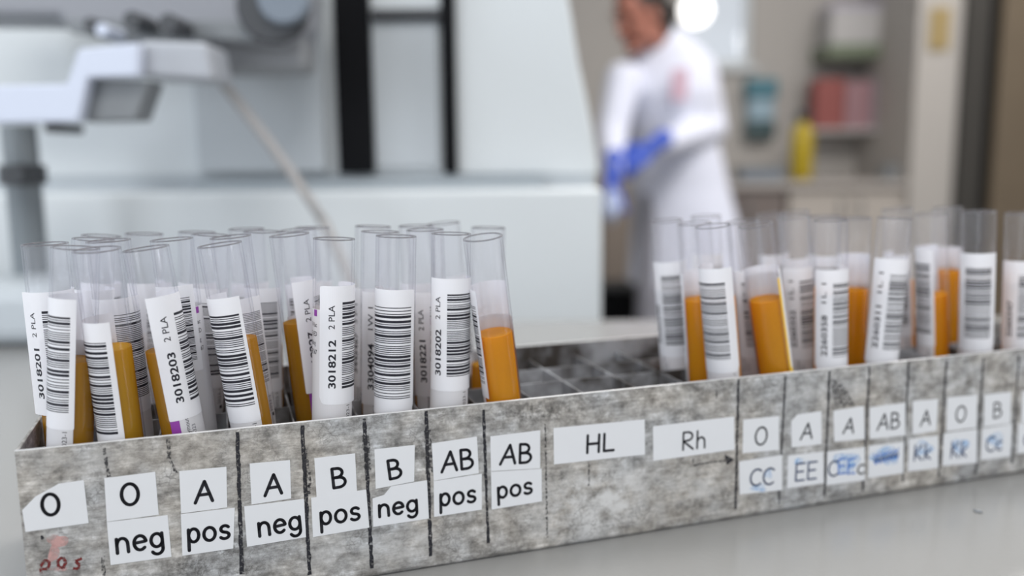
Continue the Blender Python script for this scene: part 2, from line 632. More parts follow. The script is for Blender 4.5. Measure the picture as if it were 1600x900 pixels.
M_LGREY = mat('light_grey_plastic', lin((176, 180, 188)), 0.45, var=0.02)
M_DGREY = mat('dark_grey_plastic', lin((62, 64, 68)), 0.45, var=0.03)
M_BLACK = mat('black_frame', lin((10, 11, 15)), 0.7, spec=0.15)
M_LEDGE = mat('ledge_shade_grey', lin((160, 168, 174)), 0.5)
M_WALL = mat('wall_paint', lin((180, 176, 172)), 0.8, var=0.03, vscale=2)
M_FLOOR = mat('floor_vinyl', lin((128, 124, 118)), 0.4, var=0.05, vscale=5)
M_PANEL = mat('panel_grey', lin((186, 192, 197)), 0.45)
M_LGREY2 = mat('mid_grey_plastic', lin((150, 152, 156)), 0.45)
M_BODY = mat('body_grey', lin((146, 148, 155)), 0.45)
M_GREY2 = mat('post_grey', lin((120, 127, 132)), 0.4)
M_BLUEGREY = mat('blue_grey_plastic', lin((120, 130, 142)), 0.4)
M_CABLE = mat('cable_grey', lin((158, 156, 156)), 0.5)
M_COUNTER = mat('counter_laminate', lin((176, 170, 166)), 0.4)
M_BEIGE = mat('beige_front', lin((150, 138, 128)), 0.5)
M_TAUPE = mat('taupe_front', lin((120, 110, 106)), 0.5)
M_BEIGE2 = mat('pale_front', lin((182, 175, 168)), 0.5)
M_YBOTTLE = mat('yellow_liquid_bottle', lin((186, 162, 42)), 0.3, var=0.05)
M_TEAL = mat('teal_plastic', lin((70, 120, 135)), 0.4)
M_DTEAL = mat('dark_teal_plastic', lin((62, 84, 88)), 0.4)
M_PALEBLUE = mat('pale_blue_plastic', lin((150, 175, 190)), 0.4)
M_SHELF = mat('shelf_white', lin((188, 186, 186)), 0.5)
M_GREEN = mat('grey_green_board', lin((118, 128, 108)), 0.5)
M_RED1 = mat('brick_red_card', lin((150, 84, 80)), 0.6)
M_RED2 = mat('dark_red_card', lin((122, 76, 76)), 0.6)
M_PINK1 = mat('dusty_pink_card', lin((160, 124, 130)), 0.6)
M_LILAC = mat('pale_lilac_card', lin((190, 186, 204)), 0.6)
M_OCHRE = mat('ochre_plate', lin((160, 140, 95)), 0.6)
M_FRAME = mat('dark_door_frame', lin((60, 58, 55)), 0.5)
M_WOOD = mat('brown_wood', lin((110, 98, 82)), 0.5, var=0.12, vscale=6)
M_GLOW = mat('lamp_glow', (1, 1, 1, 1), 0.5, emit=(1, 0.98, 0.95, 1), estr=2.2)
M_SKIN = mat('skin', lin((166, 110, 94)), 0.5)
M_LIPS = mat('lips', lin((160, 88, 82)), 0.5)
M_HAIR = mat('dark_hair', lin((32, 26, 24)), 0.5, var=0.2, vscale=60)
M_COAT = mat('white_cotton', lin((222, 226, 242)), 0.8, var=0.02, vscale=10)
M_BADGE = mat('pink_badge', lin((212, 180, 196)), 0.7)
M_GLOVE = mat('blue_nitrile', lin((58, 88, 190)), 0.45)
M_TROUSER = mat('grey_trousers', lin((150, 150, 160)), 0.8)
M_BASE = mat('base_grey_white', lin((190, 197, 203)), 0.4)
M_WIPE = mat('pale_blue_wipe', lin((190, 202, 232)), 0.8)
M_SHOE = mat('white_shoe', lin((210, 210, 210)), 0.5)
M_CEIL = mat('ceiling_white', lin((225, 225, 222)), 0.8)

# ------------------------------------------------------------------ room
XL, XR, YB, ZC = -3.2, 3.4, 5.0, 2.8
bm = bmesh.new(); box(bm, XL, XR, -2.2, YB + 0.1, -0.05, 0); struct('floor', bm, M_FLOOR)
bm = bmesh.new(); box(bm, XL, XR, -2.2, YB + 0.1, ZC, ZC + 0.05); struct('ceiling', bm, M_CEIL)
# back wall with a window opening
wa, wb = at(1062, 0, YB).x, at(1176, 0, YB).x
wz = at(1110, 104, YB).z
wz1 = 2.35
bm = bmesh.new()
box(bm, XL, wa, YB, YB + 0.12, 0, ZC)
box(bm, wb, XR, YB, YB + 0.12, 0, ZC)
box(bm, wa, wb, YB, YB + 0.12, 0, wz)
box(bm, wa, wb, YB, YB + 0.12, wz1, ZC)
struct('wall_back', bm, M_WALL)
bm = bmesh.new(); box(bm, XR, XR + 0.1, -2.2, YB + 0.1, 0, ZC); struct('wall_right', bm, M_WALL)
bm = bmesh.new()
box(bm, XL - 0.1, XL, -2.2, YB + 0.1, 0, 0.9)
box(bm, XL - 0.1, XL, -2.2, YB + 0.1, 2.5, ZC)
box(bm, XL - 0.1, XL, 2.2, YB + 0.1, 0.9, 2.5)
struct('wall_left', bm, M_WALL)
# window in the back wall
bm = bmesh.new()
t = 0.035
for (a, b, c, d) in ((wa, wa + t, wz, wz1), (wb - t, wb, wz, wz1), (wa + t, wb - t, wz, wz + t), (wa + t, wb - t, wz1 - t, wz1)):
    box(bm, a, b, YB + 0.02, YB + 0.08, c, d, 0.004)
win = struct('window_1', bm, M_WHITE)
bm = bmesh.new(); box(bm, wa - 0.03, wb + 0.03, YB - 0.05, YB + 0.02, wz - 0.03, wz, 0.004)
link('window_sill', bm, M_WHITE, win)
MG = bpy.data.materials.new('window_glass')
MG.use_nodes = True
g = MG.node_tree
g.nodes.remove(g.nodes['Principled BSDF'])
a_, b_, c_ = g.nodes.new('ShaderNodeBsdfTransparent'), g.nodes.new('ShaderNodeBsdfGlossy'), g.nodes.new('ShaderNodeMixShader')
b_.inputs['Roughness'].default_value = 0.02
c_.inputs[0].default_value = 0.06
g.links.new(a_.outputs[0], c_.inputs[1]); g.links.new(b_.outputs[0], c_.inputs[2]); g.links.new(c_.outputs[0], g.nodes['Material Output'].inputs[0])
bm = bmesh.new(); box(bm, wa + t, wb - t, YB + 0.045, YB + 0.051, wz + t, wz1 - t)
link('window_pane', bm, MG, win)

# ------------------------------------------------------------------ bench
bench = thing('lab_bench', 'pale grey laboratory bench top in the foreground that carries the metal tube rack', 'bench', loc=(0, 0, 0))
far = onz(990, 499, TABLE).y
bm = bmesh.new(); box(bm, -1.25, 1.35, -0.45, far, TABLE - 0.035, TABLE, 0.003)
link('bench_top', bm, M_TABLE, bench)
for x in (-1.2, 1.25):
    for y in (-0.40, far - 0.10):
        bm = bmesh.new(); box(bm, x, x + 0.05, y, y + 0.05, 0, TABLE - 0.035, 0.003)
        link('leg', bm, M_LGREY, bench)

# ------------------------------------------------------------------ tube rack
H, DEPTH, LEN, TH, ZD = 0.053, 0.0776, 0.400, 0.0009, 0.0474
rack = thing('tube_rack', 'long worn metal test tube rack with handwritten blood group stickers on the bench', 'rack', mw=M_RACK)
XD = [0.0189, 0.0349, 0.0546, 0.0747, 0.0948, 0.1151, 0.1350, 0.155, 0.1746, 0.1955, 0.2152, 0.240, 0.2653, 0.285, 0.3065, 0.331, 0.3545, 0.376]
YD = [0.0185, 0.0378, 0.0577]
# base
bm = bmesh.new(); box(bm, 0.0012, LEN - 0.0012, 0.0012, DEPTH - 0.0012, 0.0004, 0.0014)
link('base_plate', bm, M_INNER, rack)
# long panels: folded sheet with a rolled lower edge
def panel_profile(sgn, y):
    R = 0.0022
    out = [(y + sgn * (R - R * math.cos(a)), R - R * math.sin(a)) for a in [PI / 2 * k / 6 for k in range(7)]]
    prof = [(y, H)] + out
    inner = [(y + sgn * TH, H)] + [(y + sgn * (R - (R - TH) * math.cos(a)), R - (R - TH) * math.sin(a)) for a in [PI / 2 * k / 6 for k in range(7)]]
    return prof + inner[::-1]


def long_panel(bm, sgn, y, x0, x1):
    pr = panel_profile(sgn, y)
    a = [bm.verts.new((x0, p[0], p[1])) for p in pr]
    b = [bm.verts.new((x1, p[0], p[1])) for p in pr]
    n = len(pr)
    fs = []
    for i in range(n):
        j = (i + 1) % n
        fs.append(bm.faces.new((a[i], a[j], b[j], b[i])))
    h = n // 2
    for vs in (a, b):
        for i in range(h - 1):
            fs.append(bm.faces.new((vs[i], vs[i + 1], vs[n - 2 - i], vs[n - 1 - i])))
    bmesh.ops.recalc_face_normals(bm, faces=fs)
    top = [e for e in bm.edges if all(abs(v.co.z - H) < 1e-6 for v in e.verts) and abs(e.verts[0].co.x - e.verts[1].co.x) > 0.1]
    bmesh.ops.bevel(bm, geom=top, offset=0.00025, segments=2, profile=0.5, affect='EDGES')
    for f in bm.faces:
        if f.calc_center_median().z > H - 0.00024:
            f.material_index = 6


bm = bmesh.new()
long_panel(bm, 1, 0.0, 0.0, LEN)
# --- marker lines and stains that lie on the front face
off = -0.00006


def face_pt(px, py, o=off):
    p = rk(px, py)
    return Vector((p.x, o, p.z))


def marker(px0, py0, px1, py1, w, mi=1, o=off):
    p, q = face_pt(px0, py0, o), face_pt(px1, py1, o)
    p.z = min(p.z, H - 0.0006)
    q.z = max(q.z, 0.0024)
    n = max(4, int((p - q).length / 0.0012))
    d = (q - p).normalized()
    s = Vector((-d.z, 0, d.x))
    L_, R_ = [], []
    for i in range(n + 1):
        c = p.lerp(q, i / n) + s * rnd.uniform(-0.00010, 0.00010)
        ww = w / 2 * rnd.uniform(0.75, 1.15)
        L_.append(bm.verts.new(c + s * ww)); R_.append(bm.verts.new(c - s * ww))
    for i in range(n):
        bm.faces.new((L_[i], R_[i], R_[i + 1], L_[i + 1])).material_index = mi


for l in [((371, 675), (378, 897), .0012), ((472.4, 664.5), (484, 898), .0012), ((569, 654), (581, 888), .0012),
          ((666, 641), (673, 869), .0012), ((755.5, 640), (763, 849), .0010),
          ((1154, 593), (1149, 796), .0010), ((1227, 588), (1216.7, 787), .0009), ((1296, 580), (1288, 774.5), .0010),
          ((1358.6, 572), (1348, 767), .0010), ((1420, 564), (1410, 753), .0010), ((1479, 564), (1466.7, 744), .0011),
          ((1536.7, 560), (1524, 742), .0011), ((1592, 556), (1581, 724), .0011)]:
    marker(*l[0], *l[1], l[2])
for l in [((263, 684), (264, 718), .0011), ((162, 700), (170, 745), .0010), ((161, 868), (162, 900), .0011), ((852, 660), (855, 840), .0007),
          ((920, 722), (920, 759), .0007), ((266, 720), (276, 740), .0008), ((1120, 605), (1119, 625), .0007)]:
    marker(*l[0], *l[1], l[2], 2)
for l in [((668, 672), (671, 740), .0022), ((476, 700), (481, 772), .0018), ((571, 680), (575, 735), .0022), ((481, 738), (483, 762), .0016)]:
    marker(*l[0], *l[1], l[2], 2, off * 1.3)
# arrow under the Rh sticker
marker(1082, 727, 1137, 719, .0008, 2)
marker(1083, 716, 1083, 727, .0006, 2)
bm.faces.new([bm.verts.new(face_pt(*q)) for q in ((1132, 710), (1148, 718), (1135, 727))]).material_index = 1
# red handwriting and pink stains at the lower left corner


def blob(cx, cy, rx, ry, mi, o=off, n=22):
    ph = [rnd.uniform(0, 6) for _ in range(3)]
    vs = []
    for k in range(n):
        a = 2 * PI * k / n
        r = 1 + 0.16 * math.sin(2 * a + ph[0]) + 0.12 * math.sin(3 * a + ph[1]) + 0.06 * math.sin(5 * a + ph[2])
        vs.append(bm.verts.new(face_pt(cx + rx * r * math.cos(a), cy + ry * r * math.sin(a), o)))
    bm.faces.new(vs).material_index = mi


blob(90, 845, 15, 11, 4); blob(84, 864, 9, 13, 4, off * 1.2); blob(66, 840, 3, 3, 1); blob(92, 889, 13, 4, 4)
for pts in ([(64, 896), (63, 884), (72, 874), (78, 880), (74, 888), (66, 889)], [(92, 886), (90, 876), (98, 870), (103, 878), (99, 888), (92, 886)],
            [(128, 872), (118, 877), (124, 882), (122, 889), (114, 888)]):
    for p, q in zip(pts[:-1], pts[1:]):
        marker(*p, *q, .0008, 3, off * 1.5)
# pale residue below HL and Rh, dark grime here and there
bm.faces.new([bm.verts.new(face_pt(*q, o=off * .5)) for q in ((1298, 592), (1318, 600), (1336, 634), (1306, 638))]).material_index = 2
link('front_panel', bm, [M_METAL, M_MARK, M_FAINT, M_RED, M_PINK, M_PATCH, M_BARE], rack)
bm = bmesh.new(); long_panel(bm, -1, DEPTH, 0.0, LEN); link('back_panel', bm, [M_INNER] * 6 + [M_BARE], rack)
for x0 in (0.0, LEN - TH):
    bm = bmesh.new(); box(bm, x0, x0 + TH, TH, DEPTH - TH, 0.0015, H, 0.0002); link('end_panel', bm, M_METAL, rack)
DT = 0.0005
for y in YD:
    bm = bmesh.new(); box(bm, TH, LEN - TH, y - DT / 2, y + DT / 2, 0.004, ZD); link('long_divider', bm, M_INNER, rack)
for x in XD:
    bm = bmesh.new()
    ys = [TH] + YD + [DEPTH - TH]
    for y0, y1 in zip(ys[:-1], ys[1:]):
        e = DT / 2
        box(bm, x - DT / 2, x + DT / 2, y0 + (e if y0 in YD else 0), y1 - (e if y1 in YD else 0), 0.004, ZD)
    link('cross_divider', bm, M_INNER, rack)

# --- stickers
ST = [  # outline pixels, text, centre, width, height, ink
    ([(34.7, 797), (55, 776), (92, 755.5), (131, 750), (138.6, 817), (40, 831)], 'O', 79, 788, 27, 33),
    ([(163, 747), (242.6, 737), (248, 804), (167, 815)], 'O', 203, 772, 27, 33),
    ([(167, 815.5), (262, 804.5), (268, 869.6), (173, 882.6)], 'neg', 218.6, 848, 75, 36),
    ([(280, 736), (353.8, 729), (355, 792.5), (283, 802)], 'A', 317.7, 768, 28, 32),
    ([(282.5, 803), (366.8, 793), (364.5, 856.6), (285, 868)], 'pos', 326, 834, 66, 33),
    ([(390, 724), (453, 718.6), (455, 778.6), (393, 788)], 'A', 426, 757, 27, 31),
    ([(381.4, 791), (475, 779), (478, 839), (386, 854)], 'neg', 437, 822, 67, 33),
    ([(491, 715.7), (554.7, 708), (557.6, 767), (494.7, 777)], 'B', 528.7, 746, 21, 30),
    ([(486, 777.5), (572, 764.5), (577, 824), (489, 839)], 'pos', 531, 806, 62, 31),
    ([(585, 702), (648, 695), (647, 752), (587, 763.6)], 'B', 616, 732.5, 20, 29),
    ([(582, 778.6), (600, 773), (611, 759.5), (667, 750), (670, 810), (583, 823)], 'neg', 622, 794, 61, 29),
    ([(674.6, 692.6), (745, 682), (748, 739), (677.5, 751)], 'AB', 714, 719, 49, 30),
    ([(677.5, 751.5), (752.6, 740), (752.6, 796), (678, 807.5)], 'pos', 715, 778, 56, 29),
    ([(766, 681.7), (843.8, 672), (843.8, 731.5), (767, 736)], 'AB', 806, 709, 48, 29),
    ([(767, 737), (846, 732), (846.6, 783), (768, 796)], 'pos', 804, 766, 54, 27),
    ([(864.5, 668.7), (1007, 655), (1007.5, 710), (865.4, 725.6)], 'HL', 938, 692, 43, 27),
    ([(1020, 666), (1147, 650.5), (1147.6, 702.5), (1020.5, 720)], 'Rh', 1084, 687.5, 36, 27),
    ([(1161, 655.6), (1216.7, 649.8), (1217, 703), (1160, 708)], 'O', 1189, 681, 18, 27),
    ([(1154.5, 720.8), (1221.8, 710.6), (1222, 765.6), (1155.3, 772.5)], 'CC', 1190, 745, 36, 25),
    ([(1236, 658), (1245, 648), (1283, 642), (1283.7, 694), (1236.6, 699)], 'A', 1260, 673.5, 18, 24),
    ([(1230.8, 712), (1286, 705.5), (1287, 755), (1229.5, 763)], 'EE', 1259, 736, 33, 26),
    ([(1302, 641.6), (1349.6, 634), (1351, 686), (1303, 690)], 'A', 1326, 665, 16, 23),
    ([(1292, 705.5), (1351, 698), (1351, 750), (1291, 758)], 'C', 1301, 732, 14, 23),
    ([(1358.6, 636.5), (1414.4, 629), (1414.4, 680), (1358.6, 686)], 'AB', 1388, 658, 34, 24),
    ([(1357, 696.5), (1412, 690), (1411, 739), (1356, 747)], '', 1384, 717, 40, 14),
    ([(1426, 626.7), (1465.6, 623), (1463, 673), (1425.6, 679)], 'A', 1445.6, 653, 15, 22),
    ([(1420, 685.6), (1465.6, 680), (1465.6, 731), (1418, 736.7)], 'Kk', 1441, 706, 26, 24),
    ([(1480, 621), (1526.7, 616.7), (1525.6, 668), (1478, 674)], 'O', 1501, 646.7, 15, 24),
    ([(1474.5, 676.7), (1526.7, 670), (1525.6, 723), (1472, 728)], 'Kk', 1498, 702, 25, 24),
    ([(1538, 616.7), (1580, 612), (1578, 662), (1536.7, 666.7)], 'B', 1558, 640.4, 13, 23),
    ([(1534, 670), (1581, 662), (1578, 713), (1532, 719)], 'Cc', 1553, 693, 25, 22),
    ([(1597, 611), (1640, 607), (1637, 655), (1595, 660)], 'O', 1616, 634, 13, 22),
    ([(1591, 662), (1636, 655), (1634, 702), (1589, 709)], 'Cc', 1612, 685, 25, 20),
]
NM = {'O': 'O', '': 'scribble'}
for i, (poly, s, cx, cy, w, h) in enumerate(ST):
    bm = bmesh.new()
    lower = s in ('neg', 'pos', 'CC', 'EE', 'C', '', 'Kk', 'Cc')
    o0 = -0.00008 if not lower else -0.00011
    o1 = o0 - 0.00007
    pts = [rk(*q) for q in poly]
    a = [bm.verts.new((p.x, o0, p.z)) for p in pts]
    b = [bm.verts.new((p.x, o1, p.z)) for p in pts]
    n = len(pts)
    fs = [bm.faces.new(b), bm.faces.new(a[::-1])]
    for k in range(n):
        fs.append(bm.faces.new((a[k], b[k], b[(k + 1) % n], a[(k + 1) % n])))
    bmesh.ops.recalc_face_normals(bm, faces=fs)
    c = rk(cx, cy)
    sx = (rk(cx + w / 2, cy).x - rk(cx - w / 2, cy).x)
    sz = (rk(cx, cy - h / 2).z - rk(cx, cy + h / 2).z)
    tilt = math.atan2(rk(*poly[-1]).z - rk(*poly[-2]).z, rk(*poly[-1]).x - rk(*poly[-2]).x)
    tilt = (tilt + PI / 2) % PI - PI / 2
    tilt += rnd.uniform(-0.02, 0.02)
    ct, sn = math.cos(tilt), math.sin(tilt)

    def put(lines, W_, mi, stroke, o, xh):
        for ln in lines:
            q = []
            for u, v in ln:
                uu = (u / W_ - 0.5) * sx
                vv = (v - xh / 2) * sz
                q.append((c.x + uu * ct - vv * sn, c.z + uu * sn + vv * ct))
            ribbon(bm, q, stroke, lambda x, z: Vector((x, o, z)), mi)
    blue = i >= 18 and lower
    if s:
        lines, W_ = stroke_layout(s)
        xh = X if s in ('neg', 'pos') else 1.0
        stroke = 0.00096 if i < 16 else 0.00074
        put(lines, W_, 1 if not blue else 3, stroke, o1 - 0.00004, xh)
    mats_ = [M_PAPER, M_INK, M_BLUESM, M_DKBLUE, M_BLUE]
    if blue:
        def spot(x, y, rx, ry, mi=2, oo=0.00002):
            vs = []
            for k in range(18):
                aa = 2 * PI * k / 18
                rr = 1 + 0.2 * math.sin(3 * aa + i)
                p = rk(x + rx * rr * math.cos(aa), y + ry * rr * math.sin(aa))
                vs.append(bm.verts.new((p.x, o1 - oo, p.z)))
            bm.faces.new(vs).material_index = mi
        if s == 'CC':
            spot(1185, 762, 12, 6); spot(1200, 740, 6, 8)
        elif s == 'EE':
            spot(1252, 721, 13, 5)
        elif s == 'C':
            spot(1322, 722, 20, 16)
            for (cx2, w2, mi2, st) in ((1315, 12, 4, .0007), (1330, 12, 4, .0007)):
                lines, W_ = stroke_layout('E')
                c = rk(cx2, 728); sx = rk(cx2 + w2 / 2, 728).x - rk(cx2 - w2 / 2, 728).x
                put(lines, W_, mi2, st, o1 - 0.00005, 1.0)
            lines, W_ = stroke_layout('c')
            c = rk(1345, 733); sx = rk(1351, 733).x - rk(1340, 733).x
            put(lines, W_, 1, .0007, o1 - 0.00004, X)
        elif s == '':
            spot(1382, 712, 22, 14)
            for yy, mi2 in ((713, 4), (719, 3), (723, 4)):
                q = [rk(1365 + k * 3.2, yy - k * 0.8 + (3 if k % 2 else -3)) for k in range(13)]
                ribbon(bm, [(p.x, p.z) for p in q], 0.0005, lambda x, z: Vector((x, o1 - 0.00005, z)), mi2)
        else:
            spot(cx + 2, cy - 6, 14, 11)
    st_ = link('paper_sticker', bm, mats_, rack)
    if s:
        st_['label'] = 'white sticker with "%s" written on it' % (s if s != 'C' else 'CEEc')
    else:
        st_['label'] = 'white sticker covered by a blue scribble'

# ------------------------------------------------------------------ test tubes
RO, RI = 0.0063, 0.0056
ROWY = [0.0098, 0.0281, 0.0477, 0.0672]
SEG = 48


def wrap(theta, r, z):
    """theta 0 faces the viewer side of the tube (local -Y), positive to the right"""
    return Vector((r * math.sin(theta), -r * math.cos(theta), z))


def label_map(r, flapL=None, flapR=None):
    """arc length (theta*r) kept; beyond a flap angle the paper leaves the tube along its tangent"""
    def f(theta, z, dr=0.0):
        rr = r + dr
        if flapR is not None and theta > flapR:
            p = wrap(flapR, rr, z)
            return p + Vector((math.cos(flapR), math.sin(flapR), 0)) * (theta - flapR) * r
        if flapL is not None and theta < flapL:
            p = wrap(flapL, rr, z)
            return p - Vector((math.cos(flapL), math.sin(flapL), 0)) * (flapL - theta) * r
        return wrap(theta, rr, z)
    return f


def label_sheet(bm, f, t0, t1, z0, z1, rc, r, mi=0):
    n = max(10, int((t1 - t0) / 0.09))
    ts = [t0 + (t1 - t0) * i / n for i in range(n + 1)]
    for k in (0.3, 0.65):
        ts += [t0 + rc / r * k, t1 - rc / r * k]
    ts = sorted(ts)
    cols = []
    for t in ts:
        d = min(t - t0, t1 - t) * r
        ins = 0 if d >= rc else rc - math.sqrt(max(0, rc * rc - (rc - d) ** 2))
        cols.append((bm.verts.new(f(t, z0 + ins)), bm.verts.new(f(t, z1 - ins * 0.15))))
    for a, b in zip(cols[:-1], cols[1:]):
        bm.faces.new((a[0], b[0], b[1], a[1])).material_index = mi


def patch(bm, f, t0, t1, z0, z1, dr, mi):
    n = max(2, int((t1 - t0) / 0.12))
    prev = None
    for i in range(n + 1):
        t = t0 + (t1 - t0) * i / n
        c = (bm.verts.new(f(t, z0, dr)), bm.verts.new(f(t, z1, dr)))
        if prev:
            bm.faces.new((prev[0], c[0], c[1], prev[1])).material_index = mi
        prev = c


def tube_text(bm, f, r, s, tc, z0, length, height, dr, mi, bold=0.0, flip=False):
    """text reading upwards along the tube; tc = angle of its middle line"""
    vs, fs, x0, x1, y0, y1 = text_tris(s, bold)
    sx = length / (x1 - x0)
    sy = height / 0.72
    tmp = bmesh.new()
    V = [tmp.verts.new(((x - x0) * sx, (y - 0.36) * sy, 0)) for x, y in vs]
    for p in fs:
        if len(set(p)) > 2:
            try:
                tmp.faces.new([V[k] for k in p])
            except ValueError:
                pass
    for k in (-0.33, -0.12, 0.12, 0.33):
        bmesh.ops.bisect_plane(tmp, geom=tmp.verts[:] + tmp.edges[:] + tmp.faces[:], plane_co=(0, k * height, 0), plane_no=(0, 1, 0))
    mp = {}
    for v in tmp.verts:
        u, w = v.co.x, v.co.y
        # upwards along the tube, letter tops towards the left
        mp[v] = bm.verts.new(f(tc - w / r, z0 + u, dr))
    for fc in tmp.faces:
        nf = bm.faces.new([mp[v] for v in fc.verts])
        nf.material_index = mi
    tmp.free()


def bars(bm, f, t0, t1, z0, z1, seed, mi=1):
    R_ = random.Random(seed)
    z = z0
    u = (z1 - z0) / 104
    k = 0
    while z < z1 - u:
        w = u * (2.9 if R_.random() < 0.26 else 1.0)
        gp = u * (2.5 if R_.random() < 0.22 else 1.25)
        patch(bm, f, t0, t1, z, min(z + w, z1), 0.00003, mi)
        z += w + gp
        k += 1


def local_frame(P, Q):
    """tube frame in rack coordinates: origin at bottom, Z along the tube, -Y to the camera"""
    z = (Q - P).normalized()
    y = (P + Q) / 2 - RC
    y = (y - z * y.dot(z)).normalized()
    x = y.cross(z)
    Mx = Matrix.Identity(4)
    for i in range(3):
        Mx[i][0], Mx[i][1], Mx[i][2], Mx[i][3] = x[i], y[i], z[i], P[i]
    return Mx


FLOOR_Z = 0.0016
GRP = 'plasma tubes in the metal rack'
placed = []


def clampx(x, lo, hi):
    return min(max(x, lo), hi)


def test_tube(row, A, B, label, bc=None, ly=None, num=None, suf=None, mk=None, mky=None, liq=None, tilt=0.0, lm=0, stripe=0,
              flapL=None, flapR=None, margin=15, barw=128, bar0=63, blank=False, dy=0.0, rc=0.0004, mkw=None, seed=None, mtext=True, group=GRP):
    seed = seed if seed is not None else len(placed) * 13 + 5
    Y = ROWY[row] + dy
    a = rk(*A, Y + tilt)
    b = rk(*B, Y)
    d = (a - b)
    # keep the tube inside its cell at the divider edge and at the floor
    edges = [TH] + XD + [LEN - TH]
    xm = b.x + d.x * (0.040 - b.z) / d.z
    ci = next(k for k in range(len(edges) - 1) if edges[k] <= xm < edges[k + 1])
    lo, hi = edges[ci] + RO + 0.0006, edges[ci + 1] - RO - 0.0006
    xt = b.x + d.x * (ZD - b.z) / d.z
    xt = clampx(xt, lo, hi)
    yt = b.y + d.y * (ZD - b.z) / d.z
    yed = [TH] + YD + [DEPTH - TH]
    ylo, yhi = yed[row] + RO + 0.0006, yed[row + 1] - RO - 0.0006
    yt = clampx(yt, ylo, yhi)
    dd = (a - Vector((xt, yt, ZD)))
    bx = clampx(xt - dd.x / dd.z * (ZD - FLOOR_Z), lo, hi)
    by = clampx(yt - dd.y / dd.z * (ZD - FLOOR_Z), ylo, yhi)
    # axis through the top pixel and the (clamped) floor point; re-check at the divider edge
    P = Vector((bx, by, FLOOR_Z))
    xz = P.x + (a.x - P.x) * (ZD - P.z) / (a.z - P.z)
    if xz < lo or xz > hi:
        P.x += (clampx(xz, lo, hi) - xz) * 1.0
        P.x = clampx(P.x, lo, hi)
        xz = P.x + (a.x - P.x) * (ZD - P.z) / (a.z - P.z)
        if xz < lo - 1e-6 or xz > hi + 1e-6:
            k = (clampx(xz, lo, hi) - P.x) / (ZD - P.z)
            a = Vector((P.x + k * (a.z - P.z), a.y, a.z))
    yz = P.y + (a.y - P.y) * (ZD - P.z) / (a.z - P.z)
    if yz < ylo - 1e-6 or yz > yhi + 1e-6:
        k = (clampx(yz, ylo, yhi) - P.y) / (ZD - P.z)
        a = Vector((a.x, P.y + k * (a.z - P.z), a.z))
    L = (a - P).length
    Mx = local_frame(P, a)
    MW = M_RACK @ Mx
    t = thing('test_tube', label, 'test tube', mw=MW, group=group)
    placed.append((label, L, P, a))

    def zy(py):
        """height along the tube whose axis is seen at image row py"""
        lo_, hi_ = 0.0, L
        for _ in range(40):
            mid = (lo_ + hi_) / 2
            if project(MW @ Vector((0, 0, mid)))[1] > py:
                lo_ = mid
            else:
                hi_ = mid
        return (lo_ + hi_) / 2
    # body: closed double wall with round bottom
    bm = bmesh.new()
    outer = [(0.0, 0.0)] + [(RO * math.sin(q), RO - RO * math.cos(q)) for q in [PI / 2 * k / 8 for k in range(1, 9)]] + [(RO, L * 0.5), (RO, L - 0.0003), (RO - 0.00015, L)]
    inner = [(RI + 0.00015, L), (RI, L - 0.0003), (RI, L * 0.5)] + [(RI * math.sin(q), RO - RI * math.cos(q)) for q in [PI / 2 * k / 8 for k in range(8, 0, -1)]] + [(0.0, RO - RI)]
    lathe(bm, outer[:-2] + [(RO, L - 0.0004)], SEG)
    lathe(bm, [(RI, L - 0.0004)] + inner[2:], SEG)
    lathe(bm, [(RO, L - 0.0004), (RO, L - 0.0001), (RO - 0.0001, L), (RI + 0.0001, L), (RI, L - 0.0001), (RI, L - 0.0004)], SEG, mi=1)
    bmesh.ops.remove_doubles(bm, verts=bm.verts[:], dist=0.000002)
    link('tube_body', bm, [M_SHELL, M_RIM], t, True, 0.9)
    # liquid
    zl = zy(liq) if liq else L * 0.56
    rl = RI + 0.00006
    bm = bmesh.new()
    lathe(bm, [(0, RO - rl)] + [(rl * math.sin(q), RO - rl * math.cos(q)) for q in [PI / 2 * k / 8 for k in range(1, 9)]] + [(rl, zl - 0.0008), (rl, zl + 0.0004), (rl - 0.0004, zl), (rl - 0.0014, zl - 0.0003), (0, zl - 0.0004)], SEG)
    link('plasma', bm, M_LIQ[lm], t, True, 0.9)
    lz0, nostripe = None, False
    if bc is not None:
        lz1 = zy(ly[0]) if ly else L * 0.86
        lz0 = zy(ly[1]) if ly and ly[1] else lz1 - 0.0375
        if mk is None:
            mk, mkw, nostripe = bc + 6, bar0 + barw + margin - 9, True
    # maker's label under the barcode label
    if mk is not None:
        rm = RO + 0.00005
        f = label_map(rm)
        t0 = math.radians(mk)
        t1 = t0 + math.radians(mkw or 225)
        z1 = zy(mky) if mky else L * 0.74
        z0 = 0.010
        zt = (lz0 if lz0 else 0.062)
        bm = bmesh.new()
        label_sheet(bm, f, t0, t1, z0, z1, 0.0008, rm)
        if not nostripe:
            patch(bm, f, t0, t0 + 0.0026 / rm, z0 + 0.0005, z1 - 0.0005, 0.00002, 1)
            patch(bm, f, t0 + 0.0070 / rm, t0 + 0.0086 / rm, z1 - 0.0022, z1 - 0.0002, 0.00002, 1)
            patch(bm, f, t0 + 0.0106 / rm, t0 + 0.0122 / rm, z1 - 0.0022, z1 - 0.0002, 0.00002, 1)
